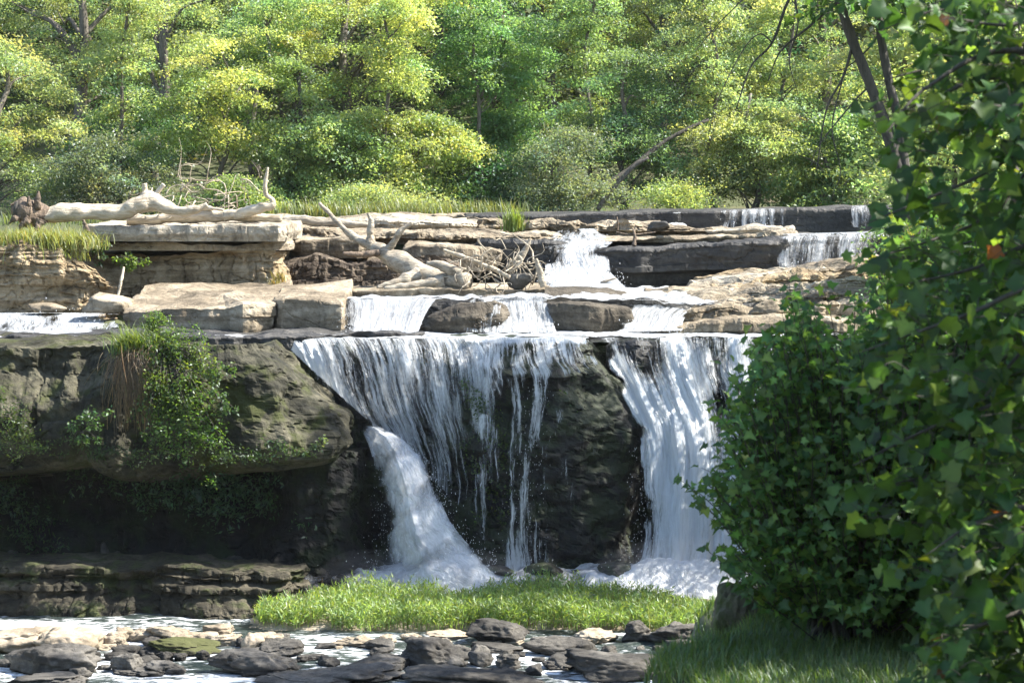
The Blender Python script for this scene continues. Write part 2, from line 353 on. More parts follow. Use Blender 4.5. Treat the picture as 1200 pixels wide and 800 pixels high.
# ------------------------------------------------------------------ rock tools
def bedding(s, z, p, seed, thick, spacing, amp, groove=.6):
    "outward offset of a bedded, jointed rock face: courses of random thickness broken into blocks"
    r = np.random.default_rng(seed); zz = z + .10 * fbm(p * .35, 3, seed) + .02 * fbm(p * 2.5, 2, seed + 3)
    lo, hi = zz.min() - 1, zz.max() + 1
    b = np.cumsum(np.r_[lo, r.uniform(thick[0], thick[1], int((hi - lo) / thick[0]) + 2) * r.choice([.45, 1, 1, 1.3], int((hi - lo) / thick[0]) + 2)])
    k = np.searchsorted(b, zz) - 1; k = np.clip(k, 0, len(b) - 2); h = b[k + 1] - b[k]; t = (zz - b[k]) / h
    lay = h1(k, seed + 1) - .5
    sp = spacing * (.5 + 1.1 * h1(k, seed + 2)); q = (s + .18 * fbm(p * 1.3, 3, seed + 9) + 5 * h1(k, seed + 4)) / sp
    cidx = np.floor(q); f = q - cidx
    blk = _h(k.astype(np.int64), cidx.astype(np.int64), np.zeros_like(k).astype(np.int64), seed + 5) - .5
    dz = np.minimum(t, 1 - t) * h; dx = np.minimum(f, 1 - f) * sp
    g = np.exp(-(dz / .022) ** 2) + .7 * np.exp(-(dx / .022) ** 2)
    fade = np.minimum(ss(0, .05, dz), 1)
    return amp * (1.3 * lay + 1.1 * blk) * (.4 + .6 * fade) - groove * amp * g + amp * .35 * fbm(p * 3.2, 4, seed + 6) + amp * .5 * fbm(p * .8, 3, seed + 8) - .55 * amp * np.exp(-(noise(p * [1.5, 1.5, 3.] + .5 * fbm(p * 2., 3, seed + 13)[:, None], seed + 12) / .05) ** 2) + amp * .16 * fbm(p * 11., 3, seed + 14)

def slab(name, label, front, D, zb, prof, mat, seed, bed=(.12, .4, .9, .07), du=.045, dv=.045, rise=0., edge=.12, top=.05, cat='rock ledge', group=None, rings=26, soft=0., kind=None, ends=1., crag=0.):
    """a bedded rock mass. front: (px,py,Y[,k]) along its upper front edge left to right; D its depth back; zb its foot;
    prof: (outward offset, fraction of height) down the face, offsets scaled by k"""
    fr = np.array([f if len(f) == 4 else (*f, 1.) for f in front], float)
    W = np.c_[P(fr[:, 0], fr[:, 1], fr[:, 2]), fr[:, 3]]
    back = W[[-1, 0]].copy(); back[:, 1] += D; back[:, 2] += rise; back[:, 3] *= .3
    segs = []
    per = np.vstack([W, back, W[:1]])
    for i in range(len(per) - 1):
        a, b = per[i], per[i + 1]; Ls = np.linalg.norm((b - a)[:2]); st = du if i < len(W) - 1 else (du * 1.6 if i != len(W) else du * 6)
        n = max(2, int(Ls / st)); segs.append(a + (b - a) * (np.arange(n) / n)[:, None])
    Q = np.vstack(segs); n = len(Q)
    T = np.roll(Q[:, :2], -1, 0) - np.roll(Q[:, :2], 1, 0); T /= np.linalg.norm(T, axis=1)[:, None] + 1e-9
    dist = np.linalg.norm(np.roll(Q[:, :2], -1, 0) - Q[:, :2], axis=1); s = np.cumsum(dist)
    Nn = np.stack([T[:, 1], -T[:, 0]], 1)
    w = int(max(3, (.25 + soft) / du)); ker = np.hanning(w * 2 + 1); ker /= ker.sum()
    Np = np.stack([np.convolve(np.r_[Nn[-w:, c], Nn[:, c], Nn[:w, c]], ker, 'valid') for c in (0, 1)], 1); Np /= np.linalg.norm(Np, axis=1)[:, None] + 1e-9
    if soft:
        Q[:, :2] = np.stack([np.convolve(np.r_[Q[-w:, c], Q[:, c], Q[:w, c]], ker, 'valid') for c in (0, 1)], 1)
        Q[:, 2] = np.convolve(np.r_[Q[-w:, 2], Q[:, 2], Q[:w, 2]], ker, 'valid')
    p0 = Q[:, :3].copy()
    Q[:, :2] += Np * (edge * fbm(p0 * 1.1, 4, seed + 20))[:, None]
    cen = np.array([Q[:, 0].mean(), Q[:, 1].mean(), 0]); cen[:2] = W[:, :2].mean(0); cen[1] += D * .5; cen[2] = W[:, 2].mean() + rise * .5
    zfoot = zb if np.isscalar(zb) else np.interp(Q[:, 0], W[:, 0], zb)
    H = float((Q[:, 2] - zfoot).mean()); pf = np.array(prof, float); L2 = np.c_[pf[:, 0], pf[:, 1] * H]
    L2 = resample(np.c_[L2, np.zeros(len(L2))], step=dv); po, pt = L2[:, 0], L2[:, 1] / H
    rs = 1 - (1 - np.linspace(0.04, 1, rings)) ** 1.7; rs = rs[:-1]
    V = []
    def terr(p):
        a = fbm(p * [.9, .9, 0], 4, seed + 30) + .5; st = 5.
        qz = np.floor(a * st) / st + ss(.75, 1., a * st - np.floor(a * st)) / st
        return top * (1.6 * (qz - .5) + .5 * fbm(p * [3, 3, 0], 3, seed + 31))
    for r in rs:
        p = cen + (np.c_[Q[:, :2], Q[:, 2]] - cen) * r; p[:, 2] += terr(p); V.append(p)
    zo = terr(np.c_[Q[:, :2], Q[:, 2]])
    kk = Q[:, 3]; po2 = None
    if pf.shape[1] == 3: po2 = np.interp(pt, pf[:, 1], pf[:, 2]); mm = np.clip(kk - 1, 0, 1)
    for i_, (o_, t_) in enumerate(zip(po, pt)):
        off = o_ * np.where(o_ > 0, kk, 1) if po2 is None else o_ * (1 - mm) + po2[i_] * mm
        p = np.c_[Q[:, :2] + Np * off[:, None], Q[:, 2] + (zfoot - Q[:, 2]) * t_ + zo * (1 - t_) ** 2]
        fade = min(1, .15 + t_ * H / .12)
        d = bedding(s, p[:, 2], p, seed, bed[:2], bed[2], bed[3]) * fade
        if crag: d = d + crag * fbm(p * [.7, .7, .9], 4, seed + 40) * min(1, t_ * H / .3)
        p[:, :2] += Np * d[:, None]; V.append(p)
    q = V[-1].copy(); q[:, :2] = cen[:2] + (q[:, :2] - cen[:2]) * .5; V.append(q)
    nv = len(V); V = np.vstack(V); F = grid_faces(n, nv, True)
    i = np.arange(n); j = (i + 1) % n
    V = np.vstack([V, V[:n].mean(0), V[-n:].mean(0)])
    F3 = np.vstack([np.stack([np.full(n, len(V) - 2), j, i], 1)[:, ::-1], np.stack([np.full(n, len(V) - 1), (nv - 1) * n + i, (nv - 1) * n + j], 1)[:, ::-1]])
    o = mesh(name, V, [F, F3], M[mat], smooth=False)
    return tag(o, label, cat, group, kind)

_ico = {}
def ico(n):
    if n not in _ico:
        bm = bmesh.new(); bmesh.ops.create_icosphere(bm, subdivisions=n, radius=1); bm.verts.ensure_lookup_table()
        _ico[n] = (np.array([v.co[:] for v in bm.verts]), np.array([[v.index for v in f.verts] for f in bm.faces])); bm.free()
    return _ico[n]
def boulder_mesh(size, seed, n=5, flat=.8, planes=13, rough=.035, rotz=0., sharp=14, tilt=0.):
    U, F = ico(n); r = np.random.default_rng(seed)
    Nn = r.normal(size=(planes, 3)); Nn /= np.linalg.norm(Nn, axis=1)[:, None]; d = r.uniform(.62, 1., planes)
    Nn = np.vstack([Nn, [[.08 * r.normal(), .08 * r.normal(), 1]], [[0, 0, -1]]]); d = np.r_[d, flat, .8]
    q = np.maximum(U @ Nn.T, 1e-3) / d; rad = (np.sum(q ** sharp, 1)) ** (-1 / sharp); rad = np.minimum(rad, 1.25)
    V = U * rad[:, None]
    V = V + U * (rough * 1.6 * fbm(V * 1.8 + seed, 3, seed) + rough * .8 * fbm(V * 6 + seed, 4, seed))[:, None]
    zz = V[:, 2] * 6 + .6 * fbm(V * 1.2 + seed, 2, seed); V = V + np.c_[U[:, :2], U[:, 2] * 0] * (rough * .7 * (h1(zz, seed) - .5) * 2)[:, None]
    V = V / np.abs(V).max(0) * np.array(size) / 2
    c, s = math.cos(tilt), math.sin(tilt); V = np.c_[V[:, 0] * c - V[:, 2] * s, V[:, 1], V[:, 0] * s + V[:, 2] * c]
    c, s = math.cos(rotz), math.sin(rotz); V = np.c_[V[:, 0] * c - V[:, 1] * s, V[:, 0] * s + V[:, 1] * c, V[:, 2]]
    return V, F
def boulder(label, px, pyb, w, h, mat, seed, z=None, Y=None, dep=.8, n=5, group=None, name='boulder', cat='boulder', sink=.2, **k):
    "px: centre, pyb: foot, w,h: size, all in photo pixels; stands on the plane z or at distance Y"
    B = G(px, pyb, z) if Y is None else P(px, pyb, Y)
    s = B[1] / FPX; W, Hh = w * s, h * s / (1 - sink)
    V, F = boulder_mesh((W, W * dep, Hh), seed, n, **k)
    V += B + [0, W * dep * .25, Hh * (.5 - sink)]
    return tag(mesh(name, V, F, M[mat]), label, cat, group)

flatface = [(0, 0), (.04, .05), (.03, .5), (0, 1)]
under = [(0, 0), (.05, .06), (.06, .45), (-.12, .55), (-.2, 1)]

# ------------------------------------------------------------------ lower falls: cliffs
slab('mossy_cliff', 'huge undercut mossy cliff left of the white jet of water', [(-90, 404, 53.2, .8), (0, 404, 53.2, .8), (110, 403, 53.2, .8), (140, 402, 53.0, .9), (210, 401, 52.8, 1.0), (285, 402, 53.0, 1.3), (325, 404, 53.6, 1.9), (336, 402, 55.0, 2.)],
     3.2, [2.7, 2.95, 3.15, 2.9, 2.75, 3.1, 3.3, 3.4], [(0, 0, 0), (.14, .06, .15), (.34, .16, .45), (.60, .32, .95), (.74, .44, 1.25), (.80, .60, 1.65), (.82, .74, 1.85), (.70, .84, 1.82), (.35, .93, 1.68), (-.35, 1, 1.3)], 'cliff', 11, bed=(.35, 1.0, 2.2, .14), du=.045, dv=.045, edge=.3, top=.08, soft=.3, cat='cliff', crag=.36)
slab('recess_wall', 'damp hollow wall under the overhang of the mossy cliff, shade painted into its colour', [(-90, 525, 54.0), (0, 525, 54.1), (120, 525, 54.0), (250, 525, 53.9), (340, 525, 53.6), (395, 528, 53.4), (422, 530, 54.2)], 2.6, .2,
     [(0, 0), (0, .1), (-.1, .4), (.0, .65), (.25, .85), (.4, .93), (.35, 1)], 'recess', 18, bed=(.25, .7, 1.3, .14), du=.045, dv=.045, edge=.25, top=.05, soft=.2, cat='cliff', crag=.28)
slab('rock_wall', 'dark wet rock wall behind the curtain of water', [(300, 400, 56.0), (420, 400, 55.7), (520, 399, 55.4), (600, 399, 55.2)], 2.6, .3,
     [(0, 0), (.12, .04), (.15, .2), (.1, .34), (-.1, .36), (-.15, 1)], 'wet', 12, bed=(.3, .9, 2.0, .1), edge=.12, cat='cliff', crag=.12)
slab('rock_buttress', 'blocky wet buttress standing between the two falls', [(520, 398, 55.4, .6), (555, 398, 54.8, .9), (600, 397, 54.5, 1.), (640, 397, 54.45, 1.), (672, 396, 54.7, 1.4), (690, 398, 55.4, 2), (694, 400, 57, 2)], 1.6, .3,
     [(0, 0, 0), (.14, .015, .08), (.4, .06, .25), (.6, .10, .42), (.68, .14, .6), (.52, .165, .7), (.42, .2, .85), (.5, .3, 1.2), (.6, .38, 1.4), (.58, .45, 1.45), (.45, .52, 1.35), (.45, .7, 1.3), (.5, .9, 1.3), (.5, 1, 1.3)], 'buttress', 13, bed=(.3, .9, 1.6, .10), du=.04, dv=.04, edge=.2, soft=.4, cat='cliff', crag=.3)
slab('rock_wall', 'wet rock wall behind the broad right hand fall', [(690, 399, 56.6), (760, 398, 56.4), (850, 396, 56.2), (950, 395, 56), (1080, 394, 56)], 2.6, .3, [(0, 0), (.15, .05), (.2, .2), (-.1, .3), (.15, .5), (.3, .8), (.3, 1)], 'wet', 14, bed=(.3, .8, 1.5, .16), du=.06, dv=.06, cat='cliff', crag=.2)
slab('rock_nub', 'dark knob of rock jutting from the lip of the right hand fall', [(716, 402, 56.1), (745, 400, 55.7), (778, 402, 56.1)], 1.2, [4.75] * 3, [(0, 0), (.1, .08), (.15, .5), (.05, .85), (-.3, 1)], 'wet', 15, bed=(.2, .5, .8, .06), edge=.08, cat='rock')
slab('rock_ledge', 'dark layered ledge at the foot of the mossy cliff, sunlit at its right end', [(-90, 664, 51.9), (0, 664, 51.8), (120, 665, 51.6), (240, 665, 51.5), (320, 664, 51.7), (348, 664, 52.0), (356, 664, 53)], 2.4, -.35,
     [(0, 0), (.10, .03), (.14, .12), (.02, .2), (.2, .3), (.22, .45), (.5, .62), (.62, .8), (1.0, 1)], 'base', 16, bed=(.06, .2, .7, .15), du=.035, dv=.025, edge=.3, top=.08, crag=.26)
slab('rock_ledge', 'dark wet ledge under the spray at the foot of the falls', [(340, 678, 53.4), (420, 684, 52.9), (520, 686, 52.7), (620, 684, 52.8), (700, 682, 52.9), (800, 686, 52.8), (960, 688, 52.6)], 3.4, -.4, [(0, 0), (.1, .1), (.25, .5), (.5, 1)], 'wet', 17, bed=(.12, .3, .9, .1), edge=.3, top=.16, rise=.12)
for a in [(640, 676, 60, 15, 171), (585, 672, 34, 9, 172), (722, 672, 46, 12, 173)]:
    boulder({171: 'wet black rock in the foam at the foot of the buttress', 172: 'small wet rock in the foam by the foot of the jet', 173: 'wet rock in the white foam at the foot of the right hand fall'}[a[4]], a[0], a[1], a[2], a[3], 'wet', a[4], Y=52.9, n=4, name='rock', cat='rock')
# rubble along the foot of the cliff, in its shade
for k, (px, py, w, h, lab) in enumerate([(122, 660, 16, 26, 'tall pale stone leaning at the foot of the mossy cliff'), (137, 662, 14, 18, 'pale broken stone beside the tall one under the mossy cliff'), (55, 662, 34, 28, 'squarish grey block under the mossy cliff'), (20, 662, 30, 20, 'small grey block at the left end under the mossy cliff'), (205, 663, 40, 22, 'low grey block at the back of the cliff recess'), (270, 664, 60, 16, 'flat grey stone under the cliff recess near the jet'), (325, 664, 44, 20, 'grey stone under the nose of the mossy cliff')]):
    boulder(lab, px, py + 6, w, h + 6, 'stone', 180 + k, Y=53.7, n=4, name='rock', cat='rock')

# ------------------------------------------------------------------ the lip and the middle step
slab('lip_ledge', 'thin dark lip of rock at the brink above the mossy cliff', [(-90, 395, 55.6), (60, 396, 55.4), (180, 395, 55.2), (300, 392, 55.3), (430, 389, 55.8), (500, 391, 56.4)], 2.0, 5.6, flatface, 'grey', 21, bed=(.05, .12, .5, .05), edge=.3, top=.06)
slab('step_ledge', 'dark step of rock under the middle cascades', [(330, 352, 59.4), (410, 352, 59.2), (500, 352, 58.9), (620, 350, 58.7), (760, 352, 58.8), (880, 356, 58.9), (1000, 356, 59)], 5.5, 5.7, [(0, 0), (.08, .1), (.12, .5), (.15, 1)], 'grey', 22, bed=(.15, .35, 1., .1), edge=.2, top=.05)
slab('rock_block', 'big pale slab with a sunny top beside the left rapids', [(147, 361, 58.7, .8), (172, 364, 57.9), (265, 362, 57.6), (285, 355, 57.3), (318, 353, 57.8), (324, 350, 59)], 3.2, 5.9, [(0, 0), (.1, .03), (.14, .25), (.10, .6), (.02, .85), (-.15, 1)], 'tan', 23, bed=(.4, 1., 1.6, .05), du=.035, dv=.035, edge=.10, top=.05, rise=.40, cat='rock block', crag=.08)
slab('rock_block', 'pale square block between the big slab and the middle cascade', [(322, 352, 58.2), (330, 351, 57.7), (362, 350, 57.6), (398, 350, 57.5), (403, 348, 58.6)], 3.0, 5.9, [(0, 0), (.05, .04), (.06, .5), (.03, 1)], 'tan', 24, bed=(.5, 1., 1.2, .04), du=.03, dv=.03, edge=.07, top=.04, rise=.30, cat='rock block', crag=.06)
boulder('low brown rock in the rapids left of the big pale slab', 124, 363, 62, 20, 'tan', 25, Y=59, n=5, name='rock', cat='rock')
boulder('flat tan rock at the water edge below the grassy outcrop', 55, 364, 50, 9, 'tan', 26, Y=60, n=4, name='rock', cat='rock')
slab('rock_block', 'dark wedge of rock sloping up to the right between the middle cascades', [(486, 378, 58.6), (494, 374, 57.9), (515, 365, 57.6), (545, 357, 57.5), (578, 353, 57.7), (588, 352, 58.6)], 2.2, 5.85, [(0, 0), (.12, .06), (.2, .3), (.12, .7), (-.05, 1)], 'brown', 27, bed=(.2, .45, .9, .07), du=.035, dv=.03, edge=.14, top=.08, rise=.15, cat='rock block', crag=.12)
slab('rock_block', 'dark square rock with a pale top between the middle cascades', [(638, 351, 58.6), (650, 356, 58.0), (690, 357, 57.7), (732, 362, 58.0), (738, 358, 59)], 3.4, 5.8, [(0, 0), (.1, .05), (.12, .4), (.02, .7), (-.1, 1)], 'brown', 28, bed=(.3, .7, 1.4, .05), du=.035, dv=.035, edge=.12, top=.05, rise=.25, cat='rock block', crag=.08)
slab('thin_ledge', 'thin flagstone ledge under the driftwood stump', [(395, 341, 60.6), (440, 340, 60.4), (560, 339, 60.6), (640, 338, 61)], 3.5, 6.6, flatface, 'tan', 29, bed=(.08, .2, .5, .06), edge=.15)
# right hand pile of tan flagstones
slab('flagstone_slope', 'lowest tan flagstone of the pile right of the cascades', [(742, 381, 58.3), (800, 378, 57.4), (870, 376, 57.0), (940, 374, 57), (1080, 372, 57)], 3.4, 5.75, [(0, 0), (.12, .1), (.15, .4), (-.15, .6), (-.3, 1)], 'tan', 31, bed=(.1, .25, 1., .07), du=.035, dv=.03, edge=.25, top=.06, rise=.2, cat='rock slab')
slab('flagstone_slope', 'middle tan flagstone with a dark undercut, right of the cascades', [(768, 368, 59.3), (800, 364, 58.5), (860, 361, 58.3), (930, 356, 58.2), (1080, 350, 58.2)], 4, 6.05, [(0, 0), (.1, .1), (.14, .45), (-.12, .6), (-.25, 1)], 'tan', 32, bed=(.08, .22, .8, .08), du=.035, dv=.03, edge=.3, top=.10, rise=.45, cat='rock slab')
slab('flagstone_slope', 'cracked tan flagstone in the middle of the pile, streaked with dark gaps', [(792, 357, 60.2), (830, 353, 59.6), (900, 348, 59.2), (1000, 342, 59), (1090, 336, 59)], 4.5, 6.3, under, 'tan', 33, bed=(.06, .14, .6, .09), du=.035, dv=.025, edge=.4, top=.10, rise=.2, cat='rock slab', crag=.1)
slab('flagstone_slope', 'pale flagstone above the cracked one on the right pile', [(815, 347, 61.4), (850, 342, 60.8), (930, 335, 60.4), (1000, 331, 60.2), (1090, 326, 60)], 4, 6.5, under, 'pale', 36, bed=(.05, .12, .6, .08), du=.035, dv=.025, edge=.4, top=.10, rise=.2, cat='rock slab', crag=.1)
slab('flagstone_slope', 'brown flagstone second from the top of the right pile', [(832, 339, 62.6), (870, 333, 62), (930, 326, 61.6), (1000, 320, 61.2), (1090, 315, 61)], 3.4, 6.7, under, 'strata', 37, bed=(.05, .12, .6, .09), du=.035, dv=.025, edge=.4, top=.10, rise=.2, cat='rock slab', crag=.1)
slab('flagstone_slope', 'topmost tan flagstone reaching up to the upper right fall', [(870, 331, 63.6), (920, 323, 63.2), (1000, 312, 62.6), (1090, 305, 62.2)], 2.6, 6.8, under, 'tan', 34, bed=(.06, .14, .7, .08), du=.04, dv=.03, edge=.3, top=.12, rise=.1, cat='rock slab', crag=.08)
boulder('blocky tan stone lying on the right flagstones', 905, 372, 60, 22, 'tan', 35, Y=58.0, n=5, name='rock', cat='rock')

# ------------------------------------------------------------------ upper left ledges
slab('rock_outcrop', 'layered tan outcrop with grass on its top at the left edge', [(-90, 286, 61.6), (20, 287, 61.2), (70, 290, 61.2), (100, 306, 61.4), (122, 318, 61.6), (135, 330, 62.4)], 3.2, 6.2, [(0, 0), (.15, .06), (.3, .2), (.2, .5), (.35, .75), (.3, 1)], 'strata', 41, bed=(.07, .22, .5, .12), du=.035, dv=.03, edge=.3, top=.12, rise=.15, cat='rock outcrop', crag=.16)
slab('rock_slab', 'thick pale capstone under the bleached log', [(100, 263, 63.2), (112, 266, 62.5), (200, 265, 62.3), (260, 264, 62.4), (325, 262, 62.2), (338, 262, 63.4)], 4, P(200, 283, 62.3)[2], [(0, 0), (.05, .06), (.08, .5), (0, 1)], 'pale', 42, bed=(.5, .9, 1.5, .05), du=.03, dv=.03, edge=.1, top=.04, rise=.05, cat='rock slab')
slab('rock_slab', 'thin tan course under the thick capstone', [(110, 286, 63.2), (125, 285, 62.8), (240, 284, 62.6), (322, 283, 62.5), (334, 283, 63.6)], 4, P(200, 294, 62.6)[2], [(0, 0), (.03, .3), (0, 1)], 'tan', 43, bed=(.12, .25, 1.2, .06), du=.03, dv=.025, edge=.18, cat='rock slab')
slab('rock_wall', 'warm tan wall of thin layers under the capstone', [(60, 297, 63.8), (125, 297, 63.6), (200, 296, 63.2), (280, 295, 62.8), (322, 295, 62.7), (332, 295, 63.8)], 4, 6.3, [(0, 0), (-.1, .1), (.1, .3), (.2, .55), (.3, .8), (.35, 1)], 'strata', 44, bed=(.04, .14, .7, .15), du=.03, dv=.025, edge=.15, cat='rock wall', crag=.12)
slab('shale_wall', 'dark crumbly shale wall behind the driftwood stump', [(326, 303, 65.0), (340, 304, 64.4), (400, 305, 64.2), (470, 306, 64.2), (540, 308, 64.6)], 3, 6.4, [(0, 0), (.1, .1), (.2, .4), (.3, .7), (.45, 1)], 'shale_dark', 45, bed=(.06, .16, .4, .13), du=.035, dv=.03, edge=.25, top=.1, cat='rock wall', crag=.15)
slab('rock_slab', 'shaded slab lying on the dark shale', [(338, 283, 66.0), (352, 282, 65.3), (420, 279, 65.1), (436, 280, 66)], 2.5, P(390, 303, 65.1)[2], [(0, 0), (.06, .1), (.08, .6), (-.05, 1)], 'tan', 46, bed=(.3, .6, 1.2, .05), edge=.12, rise=.1, cat='rock slab')
slab('rock_slab', 'long tan slab above the driftwood stump', [(330, 268, 68.6), (420, 270, 68.2), (520, 272, 68.0), (620, 274, 68), (650, 275, 68.6)], 3, P(480, 287, 68)[2], [(0, 0), (.06, .12), (.1, .5), (-.15, .7), (-.2, 1)], 'tan', 47, bed=(.05, .14, .5, .14), edge=.4, top=.08, rise=.06, cat='rock slab')
slab('rock_slab', 'pale rounded slab at the top edge above the stump', [(382, 259, 70.6), (400, 256, 70.2), (470, 255, 70.0), (520, 257, 70), (560, 262, 70.4)], 2.6, P(470, 269, 70)[2], [(0, 0), (.08, .15), (.12, .55), (0, 1)], 'pale', 48, bed=(.1, .25, .8, .10), edge=.3, top=.08, rise=.12, cat='rock slab')
slab('rock_slab', 'tan block with a shaded face right of the stump', [(476, 288, 66.2), (490, 287, 65.6), (540, 288, 65.4), (585, 292, 65.8)], 2.4, P(530, 318, 65.4)[2], [(0, 0), (.08, .08), (.08, .5), (-.1, 1)], 'tan', 49, bed=(.25, .5, .9, .06), edge=.14, rise=.05, cat='rock slab')
slab('rock_slab', 'dark block behind the twig tangle beside the upper fall', [(560, 281, 67.2), (600, 280, 66.8), (650, 284, 66.6), (668, 286, 67)], 2.4, 6.7, [(0, 0), (.08, .06), (.06, .4), (-.1, .8), (-.1, 1)], 'grey', 50, bed=(.15, .35, .8, .07), edge=.14, cat='rock slab')
# ------------------------------------------------------------------ upper right ledges
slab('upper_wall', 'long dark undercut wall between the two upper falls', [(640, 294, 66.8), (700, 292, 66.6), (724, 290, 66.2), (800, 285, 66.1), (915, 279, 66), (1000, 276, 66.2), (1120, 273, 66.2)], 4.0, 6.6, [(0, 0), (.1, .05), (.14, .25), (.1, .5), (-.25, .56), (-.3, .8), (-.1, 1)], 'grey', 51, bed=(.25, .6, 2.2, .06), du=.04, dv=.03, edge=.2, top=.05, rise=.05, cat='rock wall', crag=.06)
slab('rock_slab', 'light topped flag lying on the long dark wall', [(700, 282, 67.6), (760, 279, 67.3), (850, 275, 67.1), (918, 272, 67.2), (930, 272, 68)], 3, P(800, 284.5, 67.2)[2], [(0, 0), (.05, .3), (-.05, 1)], 'tan', 52, bed=(.06, .14, 1., .07), edge=.3, top=.06, cat='rock slab')
slab('rock_slab', 'pale flag tilted above the long dark wall', [(836, 268, 69.6), (870, 266, 69.2), (915, 266, 69), (925, 268, 69.6)], 2.4, P(870, 276, 69.2)[2], [(0, 0), (.06, .3), (-.05, 1)], 'pale', 53, bed=(.06, .14, 1., .06), edge=.2, top=.06, cat='rock slab')
slab('rock_slab', 'thin brown ledge under the dam like top wall', [(560, 260, 71), (640, 257, 70.6), (720, 262, 70.4), (790, 264, 70.4), (850, 268, 70.8)], 3, P(700, 277, 70.4)[2], [(0, 0), (.1, .2), (.12, .5), (-.1, .7), (-.1, 1)], 'tan', 54, bed=(.05, .13, .5, .13), edge=.45, top=.10, cat='rock slab')
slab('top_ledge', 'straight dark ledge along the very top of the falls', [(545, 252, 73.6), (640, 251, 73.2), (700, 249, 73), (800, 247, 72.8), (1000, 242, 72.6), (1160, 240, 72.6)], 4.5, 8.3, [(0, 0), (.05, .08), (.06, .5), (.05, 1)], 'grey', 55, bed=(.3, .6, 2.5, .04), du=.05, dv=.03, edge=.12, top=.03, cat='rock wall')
slab('top_ledge', 'low tan bank edge left of the dark top ledge', [(300, 257, 74.6), (420, 254, 74.3), (560, 253, 74)], 3.5, 8.4, flatface, 'tan', 56, bed=(.15, .3, 1, .08), edge=.25, top=.08)
boulder('brown stone beside the small trickle on the top ledge', 772, 268, 26, 9, 'grey', 57, Y=70.2, n=4, name='rock', cat='rock')

